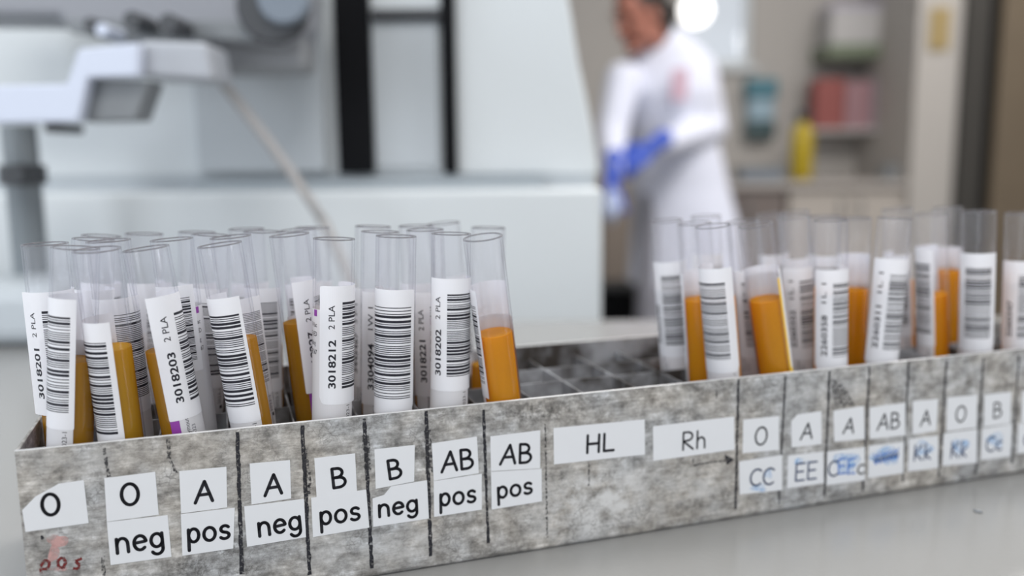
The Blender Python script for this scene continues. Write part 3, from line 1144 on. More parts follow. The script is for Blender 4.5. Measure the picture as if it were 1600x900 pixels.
        if mtext:
            tube_text(bm, f, rm, 'Plymouth', t0 + 0.0045 / rm, zt - 0.0056, 0.0066, 0.0013, 0.00002, 2)
            tube_text(bm, f, rm, '6323', t0 + 0.0063 / rm, zt - 0.0052, 0.0030, 0.0012, 0.00002, 3)
            tube_text(bm, f, rm, '2023-1', t1 - 0.0022 / rm, zt - 0.0058, 0.0052, 0.0013, 0.00002, 2)
            patch(bm, f, t1 - 0.0020 / rm, t1 - 0.0008 / rm, zt - 0.0074, zt - 0.0063, 0.00002, 2)
            for k, s in enumerate(('10 Vac', 'SE (ED', '10.8mg', 'REF 367')):
                w = 0.0042 if k != 2 else 0.0036
                vs, fs, x0, x1, y0, y1 = text_tris(s, 0.012)
                sx = w / (x1 - x0)
                V = [bm.verts.new(f(t0 + (0.0080 + (x - x0) * sx) / rm, z1 - 0.0055 - k * 0.0028 + y * 0.0020, 0.00002)) for x, y in vs]
                for p in fs:
                    try:
                        bm.faces.new([V[q] for q in p]).material_index = 2 if k != 2 else 3
                    except ValueError:
                        pass
        link('maker_label', bm, [M_MAKER, M_YELLOW if stripe else M_PURPLE, M_PRINT, M_GREYINK], t)
    # barcode label
    if bc is not None:
        rb = RO + 0.00014
        t0 = math.radians(bc)
        b0, b1 = t0 + math.radians(bar0), t0 + math.radians(bar0 + barw)
        t1 = b1 + math.radians(margin)
        f = label_map(rb, math.radians(flapL) if flapL is not None else None, math.radians(flapR) if flapR is not None else None)
        z1 = zy(ly[0]) if ly else L * 0.86
        z0 = zy(ly[1]) if ly and ly[1] else z1 - 0.0375
        bm = bmesh.new()
        label_sheet(bm, f, t0, t1, z0, z1, rc, rb)
        lz = z1 - z0
        bars(bm, f, b0, b1, z0 + lz * 0.135, z1 - lz * 0.135, seed)
        if num:
            tube_text(bm, f, rb, num, t0 + 0.0040 / rb, z0 + lz * 0.14, lz * 0.41, 0.0022, 0.00003, 1, 0.022)
        if suf:
            tube_text(bm, f, rb, suf, t0 + 0.0038 / rb, z0 + lz * (0.64 if len(suf) > 4 else 0.67), lz * 0.20, 0.0019, 0.00003, 1, 0.004)
        link('barcode_label', bm, [M_LABEL, M_PRINT], t)
    return t


T = test_tube
# left cluster, front row
T(0, (143, 385), (111, 690), 'test tube leaning right with wide barcode at the left end of the front row', -199, (463, 662), mk=-222, liq=563, lm=0, margin=13)
T(0, (151, 389), (190, 686), 'large close test tube leaning left with golden plasma right of its barcode', -199, (497, 692), mk=None, liq=545, lm=1, margin=14, tilt=-0.003)
T(0, (228, 387), (296, 675), 'test tube leaning left with label number 3018203', -27, (460, 648), '3018203', '2 PLA', mk=-26, liq=546, lm=0)
T(0, (343, 381), (394, 660), 'leaning front tube with full-width barcode and no number, right of tube 3018203', -175, (460, 650), mk=-200, liq=532, lm=0, margin=9)
T(0, (522, 372), (520, 645), 'upright front test tube with label number 3018212', -39, (443, 624), '3018212', '2 PLA', mk=-160, mky=480, liq=500, lm=2, rc=0.0022)
T(0, (619, 368), (616, 640), 'upright front test tube with full-width barcode and rounded label foot, left of tube 3018202', -142, (449, 641), liq=500, lm=0, rc=0.003)
T(0, (705, 364), (700, 630), 'upright front test tube with label number 3018202', -72, (432, 604), '3018202', '2 PLA', mk=-157, liq=500, lm=0)
T(0, (745, 370), (772, 622), 'test tube with open orange plasma and a peeling label at its left edge', -241, (446, 612), mk=-255, mkw=195, liq=521, lm=2, tilt=-0.006, flapR=-62, dy=0.0005, margin=12)
# second row
T(1, (70, 380), (94, 640), 'leftmost test tube, label number 3018201', -88, (452, 640), '3018201', '2 PLA', mk=-40, liq=560, lm=0, flapL=-58)
T(1, (169, 375), (207, 650), 'second-row test tube half hidden between the two leaning tubes 3018203 and its left neighbour', -88, (463, 640), liq=548, lm=0)
T(1, (268, 373), (304, 648), 'second-row test tube with purple-topped maker label showing right of tube 3018203', -164, (443, 575), mk=-56, mky=478, liq=540, lm=0)
T(1, (360, 369), (398, 640), 'second-row test tube directly behind the leaning full-barcode tube', -130, (463, 615), liq=545, lm=0)
T(1, (452, 366), (482, 635), 'second-row test tube with label number 3018227 and amber plasma to its left', -12, (437, 607), '3018227', '2 PLA', mk=-4, liq=503, lm=0)
T(1, (594, 361), (588, 625), 'second-row test tube with label number 3304094', -61, (453, 626), '3304094', '1W 1', liq=520, lm=0)
T(1, (664, 358), (668, 618), 'second-row test tube with label number 3018221', -58, (453, 612), '3018221', '2 PLA', liq=500, lm=0)
# third and fourth row
T(2, (146, 373), (130, 640), 'back test tube whose rim shows between tube 3018201 and the leaning pair', -60, (450, 610), liq=540)
T(2, (330, 366), (338, 610), 'third-row test tube with blurred barcode left of the full-barcode leaning tube', -140, (448, 600), liq=540)
T(2, (410, 361), (424, 610), 'third-row test tube with blurred wide barcode left of tube 3018227', -150, (447, 606), liq=540)
T(2, (465, 358), (500, 605), 'third-row test tube behind tube 3018227', -120, (440, 595), liq=530)
T(2, (583, 353), (580, 600), 'third-row test tube with blurred digits left of tube 3304094', -95, (448, 600), '3445467', '3 P 1', liq=520)
T(2, (650, 352), (660, 593), 'third-row test tube rim behind tube 3018221', -100, (440, 590), liq=510)
T(2, (763, 355), (760, 585), 'third-row test tube whose clear rim shows right behind the peeling-label tube', None, liq=570)
T(3, (178, 367), (150, 615), 'fourth-row test tube rim above and right of tube 3018201', -70, (440, 590), liq=530)
T(3, (241, 364), (228, 608), 'fourth-row test tube rim above tube 3018203', -60, (440, 590), liq=530)
T(3, (308, 362), (310, 602), 'fourth-row test tube rim above the purple-topped maker label', -100, (440, 590), liq=530)
T(3, (385, 357), (400, 597), 'fourth-row test tube rim above the blurred wide barcode', -110, (440, 590), liq=530)
T(3, (488, 355), (495, 588), 'fourth-row test tube rim above tube 3018212', -90, (438, 580), liq=530)
T(3, (693, 348), (700, 575), 'fourth-row test tube rim above tube 3018202', -90, (430, 570), liq=520)
# right cluster
G2 = GRP
T(0, (1114, 352), (1144, 580), 'leaning tube with full-width barcode at the front of the right cluster, near the HL gap', -169, (415, 575), liq=466, lm=2, margin=32, rc=0.002)
T(0, (1180, 350), (1212, 578), 'leaning tube with broad amber plasma and a yellow label stripe on its right', 62, (420, 573), mk=52, mky=432, liq=468, lm=2, stripe=1, mtext=False)
T(0, (1298, 343), (1296, 572), 'upright front tube with label number 2260358', -54, (418, 572), '2260358', '1L 1', liq=450, lm=2, rc=0.002)
T(0, (1398, 340), (1375, 566), 'front tube leaning right with label number 2260311', -59, (403, 563), '2260311', '1L 1', liq=450, lm=2)
T(0, (1530, 330), (1526, 548), 'upright front tube with blurred centred barcode, second from the right picture edge', -105, (393, 543), liq=440, lm=2, barw=90, margin=27, rc=0.003)
T(0, (1597, 333), (1590, 543), 'front tube cut by the right picture edge', -65, (405, 541), '2260347', None, liq=440, lm=2, rc=0.003)
T(1, (1085, 348), (1108, 568), 'second-row tube with amber plasma left of the front full-width barcode tube', -262, (425, 566), liq=468, lm=2, flapR=-50)
T(1, (1160, 345), (1182, 570), 'second-row tube with a narrow barcode strip left of the yellow-striped tube', -85, (418, 552), liq=466, lm=2)
T(1, (1240, 338), (1252, 562), 'second-row tube with blurred text label right of the yellow-striped tube', -54, (415, 556), '2260352', '1L 1', liq=450, lm=2)
T(1, (1336, 340), (1331, 552), 'second-row tube with plain orange plasma between tubes 2260358 and 2260311', 110, (398, 545), liq=453, lm=2)
T(1, (1455, 333), (1459, 538), 'second-row tube with label on its left half and amber plasma on its right', -199, (386, 535), liq=460, lm=2, margin=12)
T(2, (1041, 344), (1058, 553), 'third-row tube at the left edge of the right cluster beside the empty cells', -98, (406, 552), '2260340', None, liq=460, lm=2, rc=0.003)
T(2, (1402, 326), (1408, 525), 'third-row tube behind the right-leaning tube 2260311', -160, (395, 520), liq=440, lm=2)
T(2, (1481, 324), (1492, 520), 'third-row tube with higher orange plasma left of the centred-barcode tube', 90, (388, 515), mk=70, liq=424, lm=2, stripe=1, mtext=False)
T(2, (1240, 331), (1245, 540), 'third-row tube rim above the yellow-striped tube', -90, (400, 530), liq=440, lm=2)
T(2, (1288, 337), (1290, 535), 'third-row tube rim behind tube 2260358', -90, (398, 530), liq=440, lm=2)
T(3, (1103, 337), (1110, 535), 'fourth-row tube rim above the front full-width barcode tube', -90, (395, 525), liq=440, lm=2)
T(3, (1205, 334), (1210, 525), 'fourth-row tube rim above the amber tube with yellow stripe', -90, (395, 520), liq=440, lm=2)

# ------------------------------------------------------------------ background: analyser behind the bench
def P2(px, py, Y):
    p = at(px, py, Y)
    return (p.x, p.z)


def pxbox(bm, px0, px1, py0, py1, Y0, Y1, bev=0.0, mi=0):
    z1, z0 = P2(px0, py0, Y0)[1], P2(px1, py1, Y0)[1]
    pm = (max(py0, 0) + py1) / 2
    x0, x1 = P2(px0, pm, Y0)[0], P2(px1, pm, Y0)[0]
    box(bm, x0, x1, Y0, Y1, z0, z1, bev, mi)


an = thing('laboratory_analyser', 'large white blurred laboratory analyser with black upright bars behind the bench', 'lab machine', loc=(-0.4, 1.1, 0))


def part(name, bm, mm, par, smooth=False):
    o = link(name, bm, mm, None, smooth, 0.6 if smooth else None)
    o.parent = par
    o.matrix_parent_inverse = Matrix.Translation(-Vector(par.location)) if not isinstance(par.data, bpy.types.Mesh) else Matrix.Identity(4)
    return o


YA = 0.80
zl = P2(400, 299, YA - 0.03)[1]
xl = -1.45
bm = bmesh.new(); box(bm, xl, P2(941, 400, YA - 0.03)[0], YA - 0.03, 1.45, 0.02, zl, 0.004)
part('lower_cabinet', bm, M_WHITE, an)
bm = bmesh.new()
poly = [(xl, 2.0), (xl, P2(0, 273, YA)[1] - 0.0)] + [P2(x, y, YA) for x, y in ((936, 273), (934, 255), (926, 200), (916, 150), (905, 100), (897, 50), (889, 0), (874, -60), (850, -140), (820, -220))] + [(P2(800, -260, YA)[0], 2.0)]
prism(bm, poly, YA, 1.45, 0.004)
part('upper_housing', bm, M_WHITE, an)
bm = bmesh.new(); box(bm, xl + 0.02, P2(930, 290, YA)[0], YA + 0.004, 1.4, zl - 0.001, P2(0, 273, YA)[1] + 0.001)
part('recess', bm, M_PANEL, an)
bm = bmesh.new(); pxbox(bm, 305, 850, 281, 299, YA - 0.012, YA + 0.02, 0.002)  # grey strip paints the shadow line in the ledge groove
part('grip_ledge', bm, M_LEDGE, an)
for a, b in ((524, 579), (690, 712)):
    bm = bmesh.new(); pxbox(bm, a, b, -260, 271, YA - 0.014, YA - 0.0005, 0.002)
    part('upright_bar', bm, M_BLACK, an)
bm = bmesh.new(); pxbox(bm, 579, 690, 13, 29, YA - 0.012, YA - 0.0005, 0.002)
part('cross_bar', bm, M_DGREY, an)
bm = bmesh.new(); pxbox(bm, 583, 686, 34, 262, YA - 0.004, YA - 0.0005, 0.001)
part('centre_panel', bm, M_PANEL, an)
bm = bmesh.new(); pxbox(bm, 300, 505, -200, 268, YA - 0.012, YA - 0.0005, 0.003)
part('side_door', bm, M_PANEL, an)

# ------------------------------------------------------------------ boom-mounted instrument, upper left
mi_ = thing('boom_instrument', 'blurred grey and white boom-mounted instrument on a post, upper left of the picture', 'instrument', loc=(-0.38, 0.7, TABLE))
Y0 = 0.60


def slab(name, pts, ya, yb, mm, bev=0.002):
    bm = bmesh.new()
    prism(bm, [P2(x, y, ya) for x, y in pts], ya, yb, bev)
    return part(name, bm, mm, mi_)


slab('stage_arm', [(-90, 135), (104, 131), (122, 76), (215, 66), (215, 119), (137, 122), (122, 190), (-90, 195)], 0.600, 0.612, M_WHITE2, 0.002)
slab('stage_underside', [(138, 123), (234, 125), (212, 188), (123, 190)], 0.613, 0.64, M_GREY)
slab('focus_housing', [(216, 62), (322, 66), (332, 126), (216, 119)], 0.613, 0.66, M_LGREY, 0.004)
slab('main_body', [(-90, -90), (474, -90), (470, 40), (440, 72), (330, 60), (110, 50), (92, 27), (-90, 25)], 0.672, 0.74, M_BODY, 0.006)
slab('body_underside_shade', [(96, 29), (382, 32), (402, 66), (330, 61), (110, 51)], 0.664, 0.671, M_GREY, 0.0015)  # darker slab in front of the body, standing for its shaded lower band
slab('rear_block', [(320, 50), (474, 50), (472, 108), (325, 112)], 0.70, 0.75, M_LGREY2, 0.004)
for (px_, py_, yy, rr, mm, nm) in ((441, -4, 0.640, 0.0185, M_BLUEGREY, 'lens_cap'), (424, 8, 0.650, 0.0265, M_DGREY, 'lens_ring')):
    c = at(px_, py_, yy)
    bm = bmesh.new()
    lathe(bm, [(0, 0), (rr - 0.002, 0), (rr, 0.002), (rr, 0.0095), (0, 0.0095)], 40, Matrix.Translation(c) @ Matrix.Rotation(-PI / 2, 4, 'X'))
    part(nm, bm, mm, mi_, True)
for (x, y, r, mm) in ((140, 38, 11, M_DGREY), (205, 31, 14, M_DGREY), (262, 36, 15, M_DGREY), (158, 46, 10, M_WHITE2)):
    p = at(x, y, 0.630)
    rr = r * 0.632 / F_PX
    bm = bmesh.new()
    lathe(bm, [(0, 0), (rr * 0.9, 0), (rr, 0.002), (rr, 0.03), (0, 0.034)], 24, Matrix.Translation(p) @ Matrix.Rotation(-PI / 2, 4, 'X'))
    part('knob', bm, mm, mi_, True)
pc = at(38, 300, 0.68)
zb = at(38, 442, 0.62).z
bm = bmesh.new(); lathe(bm, [(0, zb - 0.01), (0.0128, zb - 0.01), (0.0128, at(38, 196, 0.68).z), (0, at(38, 196, 0.68).z)], 32, Matrix.Translation((pc.x, 0.68, 0)))
part('post', bm, M_GREY2, mi_, True)
z = at(38, 273, 0.68).z
bm = bmesh.new(); lathe(bm, [(0.0129, z - 0.008), (0.017, z - 0.007), (0.017, z + 0.007), (0.0129, z + 0.008)], 32, Matrix.Translation((pc.x, 0.68, 0)), close=True)
part('post_collar', bm, M_DGREY, mi_, True)
bm = bmesh.new(); lathe(bm, [(0, 0), (0.007, 0), (0.008, 0.002), (0.008, 0.018), (0, 0.018)], 20, Matrix.Translation(at(22, 273, 0.645)) @ Matrix.Rotation(-PI / 2, 4, 'X'))
part('clamp_knob', bm, M_DGREY, mi_, True)
bm = bmesh.new(); pxbox(bm, 68, 92, 192, 207, 0.66, 0.70, 0.002)
part('arm_clamp', bm, M_DGREY, mi_)
bm = bmesh.new(); box(bm, pc.x - 0.16, pc.x + 0.06, 0.605, far - 0.004, TABLE + 0.0003, zb, 0.012)
part('base', bm, M_BASE, mi_)
p0, p1, p2, p3 = at(322, 84, 0.69), at(334, 112, 0.685), at(420, 222, 0.68), at(505, 345, 0.675)
bm = bmesh.new()
pts = [p0, p1, p1.lerp(p2, 0.5) + Vector((0.001, 0, -0.001)), p2, p2.lerp(p3, .5) + Vector((0.001, 0, 0)), p3, at(540, 420, 0.665), at(566, 500, 0.655) + Vector((0, 0, 0.0065))]
tube(bm, pts, 0.0042, 12)
part('cable', bm, M_CABLE, mi_, True)

# ------------------------------------------------------------------ background right: counter and wall things
YC = 4.35
zc = 0.87
bm = bmesh.new(); box(bm, P2(935, 300, YC)[0], P2(1428, 300, YC)[0], YC - 0.03, YB - 0.001, zc - 0.035, zc, 0.004)
tag(link('counter_top', bm, M_COUNTER), 'pale counter top along the back wall under the yellow bottle', 'counter')
for a, b in ((940, 1075), (1080, 1228), (1233, 1425)):
    x0, x1 = P2(a, 300, YC)[0], P2(b, 300, YC)[0]
    u = thing('base_cabinet', {940: 'beige base cabinet at the far left end of the back counter beside the white analyser', 1080: 'grey-brown base cabinet under the bluish tray on the back counter', 1233: 'pale base cabinet under the yellow bottle on the back counter'}[a], 'cabinet', loc=((x0 + x1) / 2, YC + 0.3, 0), group='base cabinets under the back counter')
    mm = {940: M_BEIGE, 1080: M_TAUPE, 1233: M_BEIGE2}[a]
    bm = bmesh.new(); box(bm, x0, x1, YC + 0.02, YB - 0.02, 0.0, zc - 0.036, 0.002)
    part('cabinet_body', bm, mm, u)
    xm = (x0 + x1) / 2
    for q0, q1, hx in ((x0 + 0.004, xm - 0.002, xm - 0.05), (xm + 0.002, x1 - 0.004, xm + 0.05)):
        bm = bmesh.new(); box(bm, q0, q1, YC, YC + 0.019, 0.1, zc - 0.05, 0.003)
        d = part('door', bm, mm, u)
        bm = bmesh.new(); tube(bm, [(hx, YC - 0.001, 0.64), (hx, YC - 0.025, 0.65), (hx, YC - 0.025, 0.76), (hx, YC - 0.001, 0.77)], 0.006, 10)
        hd = link('handle', bm, M_GREY, None, True)
        hd.parent = d
        hd.matrix_parent_inverse = Matrix.Identity(4)
# yellow bottle
yb = at(1256, 280, 4.55)
t = thing('yellow_bottle', 'tall yellow bottle with grey cap standing on the back counter', 'bottle', loc=(yb.x, 4.6, zc))
bm = bmesh.new(); lathe(bm, [(0, 0), (0.052, 0), (0.058, 0.006), (0.058, 0.22), (0.05, 0.27), (0.026, 0.295), (0.024, 0.31), (0, 0.31)], 32)
link('bottle_body', bm, M_YBOTTLE, t, True, 0.8)
bm = bmesh.new(); lathe(bm, [(0, 0.31), (0.036, 0.31), (0.036, 0.35), (0.03, 0.355), (0, 0.355)], 32)
link('cap', bm, M_DGREY, t, True, 0.8)
# bluish tray
p = at(1188, 290, 4.5)
t = thing('plastic_tray', 'low bluish grey plastic tray on the back counter left of the yellow bottle', 'tray', loc=(p.x, 4.55, zc))
bm = bmesh.new(); box(bm, -0.11, 0.11, -0.09, 0.09, 0, 0.06, 0.008); link('tray_body', bm, M_BLUEGREY, t)
bm = bmesh.new(); box(bm, -0.118, 0.118, -0.098, 0.098, 0.0605, 0.072, 0.004); link('lid', bm, M_GREY, t)
# dark box at the right end of the counter
p = at(1388, 300, 4.5)
bm = bmesh.new(); box(bm, -0.05, 0.05, -0.05, 0.05, 0, 0.075, 0.01)
o = link('waste_box', bm, M_GREY); o.location = (p.x, 4.48, zc)
tag(o, 'small dark grey box at the right end of the back counter', 'box')
# soap dispenser on the wall
p = at(1189, 170, 4.93)
t = thing('wall_dispenser', 'teal soap dispenser mounted on the back wall right of the person', 'dispenser', loc=(p.x, YB - 0.001, p.z))
bm = bmesh.new(); box(bm, -0.085, 0.085, -0.10, 0, 0.06, 0.165, 0.012); link('cover', bm, M_TEAL, t)
bm = bmesh.new(); box(bm, -0.07, 0.07, -0.085, 0, -0.07, 0.058, 0.01); link('reservoir', bm, M_PALEBLUE, t)
bm = bmesh.new(); box(bm, -0.08, 0.08, -0.095, 0, -0.165, -0.072, 0.012); link('push_bar', bm, M_DTEAL, t)
# shelf with red boxes
x0, x1 = P2(1268, 203, 4.75)[0], P2(1424, 203, 4.75)[0]
zs = P2(1300, 201, 4.75)[1]
bm = bmesh.new(); box(bm, x0, x1, 4.72, YB - 0.001, zs - 0.02, zs, 0.002)
tag(link('wall_shelf', bm, M_SHELF), 'lower wall shelf on the back wall carrying the red and pink boxes', 'shelf')
for a, b, top, mm, lb in ((1276, 1321, 122, M_RED1, 'brick red box, leftmost on the lower wall shelf'), (1323, 1365, 126, M_PINK1, 'dusty pink box in the middle of the lower wall shelf'), (1368, 1388, 124, M_LILAC, 'narrow pale lilac box on the lower wall shelf'), (1391, 1417, 118, M_RED2, 'dark red box at the right end of the lower wall shelf')):
    q0, q1, zt = P2(a, 150, 4.75)[0], P2(b, 150, 4.75)[0], P2(1300, top, 4.75)[1]
    t = thing('glove_box', lb, 'box', loc=((q0 + q1) / 2, 4.83, zs), group='boxes on the lower wall shelf')
    w = (q1 - q0) / 2
    bm = bmesh.new(); box(bm, -w, w, -0.07, 0.07, 0, zt - zs, 0.003); link('carton', bm, mm, t)
    bm = bmesh.new(); box(bm, -w * 0.5, w * 0.5, -0.0715, -0.0702, (zt - zs) * .4, (zt - zs) * .65, 0.0003); link('opening_flap', bm, mm, t)
x0, x1 = P2(1292, 80, 4.75)[0], P2(1408, 80, 4.75)[0]
za, zb_ = P2(1300, 91, 4.75)[1], P2(1300, 69, 4.75)[1]
bm = bmesh.new(); box(bm, x0, x1, 4.72, YB - 0.001, za, zb_, 0.004)
tag(link('upper_shelf', bm, M_GREEN), 'thick grey-green wall shelf above the red boxes', 'shelf')
q0, q1 = P2(1300, 40, 4.75)[0], P2(1400, 40, 4.75)[0]
t = thing('storage_box', 'white storage box on the grey-green upper shelf', 'box', loc=((q0 + q1) / 2, 4.85, zb_))
w = (q1 - q0) / 2
bm = bmesh.new(); box(bm, -w, w, -0.1, 0.1, 0, 0.18, 0.006); link('box_body', bm, M_SHELF, t)
bm = bmesh.new(); box(bm, -w - 0.006, w + 0.006, -0.106, 0.106, 0.1805, 0.205, 0.004); link('lid', bm, M_LILAC, t)
# wall pier, sign on it, dark door
YP = 4.3
bm = bmesh.new(); box(bm, P2(1432, 100, YP)[0], P2(1500, 100, YP)[0], YP, YB - 0.001, 0, ZC)
struct('trim_1', bm, M_WALL)
p = at(1468, 45, YP - 0.006)
bm = bmesh.new(); box(bm, -0.05, 0.05, -0.012, 0, -0.1, 0.1, 0.003)
o = link('wall_plate', bm, M_OCHRE); o.location = (p.x, YP - 0.0003, p.z)
tag(o, 'small ochre plate fixed high on the pier left of the dark door', 'plate')
xa, xb, xc_ = P2(1502, 100, YP)[0], P2(1538, 100, YP)[0], P2(1563, 100, YP)[0]
bm = bmesh.new(); box(bm, xa, xb, YP - 0.04, YP + 0.1, 0, ZC, 0.004); box(bm, xb, xc_, YP + 0.05, YP + 0.1, 0, ZC, 0, 1)
dr = struct('door_1', bm, [M_FRAME, M_BLACK])
bm = bmesh.new(); box(bm, xc_, xc_ + 0.9, YP + 0.0, YP + 0.05, 0.01, 2.2, 0.003)
link('door_leaf', bm, M_WOOD, dr)
bm = bmesh.new(); box(bm, xc_, XR, YP + 0.06, YP + 0.1, 0, ZC); struct('wall_door', bm, M_WALL)
# pendant lamp in front of the window
p = at(1087, 16, 4.3)
t = thing('globe_lamp', 'bright white globe lamp glowing beside the head of the person', 'lamp', loc=(p.x, p.y, p.z))
bm = bmesh.new(); bmesh.ops.create_uvsphere(bm, u_segments=32, v_segments=20, radius=0.075); link('globe', bm, M_GLOW, t, True)
bm = bmesh.new(); lathe(bm, [(0, 0.07), (0.025, 0.07), (0.025, 0.11), (0.004, 0.12), (0.004, ZC - p.z - 0.02), (0.045, ZC - p.z - 0.018), (0.045, ZC - p.z - 0.0005), (0, ZC - p.z - 0.0005)], 20)
link('cord', bm, M_WHITE, t, True, 0.6)
# black bin on the floor
p = at(972, 470, 3.75)
t = thing('waste_bin', 'black waste bin on the floor left of the person', 'bin', loc=(p.x, 3.8, 0))
zt = at(972, 447, 3.7).z
bm = bmesh.new(); lathe(bm, [(0, 0), (0.085, 0), (0.09, 0.01), (0.11, zt - 0.02), (0.104, zt - 0.02), (0.085, 0.02), (0, 0.02)], 32)
link('bin_body', bm, M_BLACK, t, True, 0.6)
bm = bmesh.new(); lathe(bm, [(0.104, zt - 0.0195), (0.113, zt - 0.0195), (0.113, zt), (0.0, zt + 0.02), (0, zt + 0.012), (0.104, zt - 0.006)], 32)
link('lid', bm, M_DGREY, t, True, 0.6)
# a fleck on the bench
p = onz(1528, 800, TABLE)
bm = bmesh.new(); bmesh.ops.create_icosphere(bm, subdivisions=2, radius=0.0011)
for v in bm.verts:
    v.co.x *= 1.5; v.co.z = max(-0.0004, v.co.z * 0.45)
o = link('dirt_fleck', bm, M_GREY, None, True); o.location = (p.x, p.y, TABLE + 0.0004); o.rotation_euler = (0, 0, 2.3)
tag(o, 'tiny dark fleck on the bare bench in front of the rack', 'fleck')

# ------------------------------------------------------------------ person in a white coat
def remeshed(name, bm, mm, voxel, smooth_it=4):
    me = bpy.data.meshes.new(name)
    bm.to_mesh(me); bm.free()
    o = bpy.data.objects.new('tmp', me); C.objects.link(o)
    md = o.modifiers.new('r', 'REMESH'); md.mode = 'VOXEL'; md.voxel_size = voxel
    if smooth_it:
        ms = o.modifiers.new('s', 'SMOOTH'); ms.iterations = smooth_it; ms.factor = 0.5
    dg = bpy.context.evaluated_depsgraph_get()
    m2 = bpy.data.meshes.new_from_object(o.evaluated_get(dg))
    bpy.data.objects.remove(o); bpy.data.meshes.remove(me)
    m2.name = name
    m2.materials.clear(); m2.materials.append(mm)
    m2.polygons.foreach_set('use_smooth', [True] * len(m2.polygons))
    r = bpy.data.objects.new(name, m2); C.objects.link(r)
    return r


def ball(bm, c, r, sc=(1, 1, 1), M=None):
    v = bmesh.ops.create_uvsphere(bm, u_segments=24, v_segments=16, radius=r)['verts']
    T_ = Matrix.Translation(c) @ (M.to_4x4() if M is not None else Matrix.Identity(4)) @ Matrix.Diagonal((*sc, 1))
    bmesh.ops.transform(bm, matrix=T_, verts=v)


def limb(bm, pts, rs):
    P_ = [Vector(p) for p in pts]
    n = 8
    pp, rr = [], []
    for i in range(len(P_) - 1):
        for k in range(n):
            t_ = k / n
            pp.append(P_[i].lerp(P_[i + 1], t_)); rr.append(rs[i] * (1 - t_) + rs[i + 1] * t_)
    pp.append(P_[-1]); rr.append(rs[-1])
    tube(bm, pp, rr, 18)
    for p, r in zip(P_, rs):
        ball(bm, p, r * 0.995)


def loft(bm, rings, seg=36, yaw=0.0):
    """rings of (centre, half width, half depth), ellipse turned by yaw"""
    R_ = Matrix.Rotation(yaw, 3, 'Z')
    rr = []
    for c_, a_, b_ in rings:
        rr.append([bm.verts.new(Vector(c_) + R_ @ Vector((a_ * math.cos(2 * PI * k / seg), b_ * math.sin(2 * PI * k / seg), 0))) for k in range(seg)])
    for a_, b_ in zip(rr[:-1], rr[1:]):
        for k in range(seg):
            bm.faces.new((a_[k], a_[(k + 1) % seg], b_[(k + 1) % seg], b_[k]))
    bm.faces.new(rr[0][::-1]); bm.faces.new(rr[-1])


YPn = 3.3
neck = at(1030, 62, 3.25); chest = at(1040, 150, 3.30); waist = at(1054, 235, 3.34); hips = at(1066, 300, 3.36)
shR, elR, wrR = at(974, 122, 3.22), at(957, 205, 3.16), at(957, 268, 2.99)
shL, elL, wrL = at(1092, 106, 3.36), at(1112, 200, 3.26), at(1020, 229, 3.02)
kneeR, kneeL = Vector((hips.x - 0.10, 3.33, 0.47)), Vector((hips.x + 0.10, 3.40, 0.47))
ankR, ankL = Vector((hips.x - 0.11, 3.37, 0.085)), Vector((hips.x + 0.11, 3.43, 0.085))
headc = at(997, 24, 3.18)
look = Vector((-0.80, -0.52, -0.36)).normalized()
hx = look.cross(Vector((0, 0, 1))).normalized()
hz = hx.cross(look).normalized()
HM = Matrix((hx * -1, look * -1, hz)).transposed()   # local -Y looks forward


def hl(x, y, z):
    return headc + HM @ Vector((x, y, z))


def hand(bm, wr, direction, nrm, fat=0.0):
    """palm, four fingers of different length curled towards nrm, thumb from the side"""
    d = direction.normalized(); n_ = (nrm - d * nrm.dot(d)).normalized(); s = d.cross(n_)
    R_ = Matrix((s, d, n_)).transposed()
    limb(bm, [wr, wr + d * 0.03], [0.025 + fat, 0.026 + fat])
    ball(bm, wr + d * 0.055, 0.042 + fat, (0.95, 1.1, 0.42), R_)
    for k, (o_, ln) in enumerate(((-0.030, 0.070), (-0.010, 0.080), (0.010, 0.075), (0.029, 0.058))):
        b0 = wr + d * 0.088 + s * o_
        b1 = b0 + d * ln * 0.42 + n_ * ln * 0.14
        b2 = b1 + d * ln * 0.22 + n_ * ln * 0.28
        b3 = b2 + d * ln * 0.02 + n_ * ln * 0.27
        limb(bm, [b0 - d * 0.02, b0, b1, b2, b3], [0.0095 + fat, 0.0095 + fat, 0.0088 + fat, 0.008 + fat, 0.007 + fat])
    t0_ = wr + d * 0.04 - s * 0.034
    limb(bm, [t0_, t0_ - s * 0.022 + d * 0.026 + n_ * 0.01, t0_ - s * 0.018 + d * 0.052 + n_ * 0.026], [0.013 + fat, 0.011 + fat, 0.009 + fat])


dL, nL = Vector((-0.85, -0.25, -0.55)), Vector((-0.3, 0.5, -0.6))
dR, nR = Vector((-0.10, -0.35, -0.85)), Vector((0.8, -0.3, 0.1))
per = thing('person', 'person in white coat and blue gloves standing in the background looking down', 'person', loc=(hips.x, 3.36, 0))


def wear(o, par=per):
    o.parent = par
    o.matrix_parent_inverse = Matrix.Translation(-Vector(per.location))
    return o


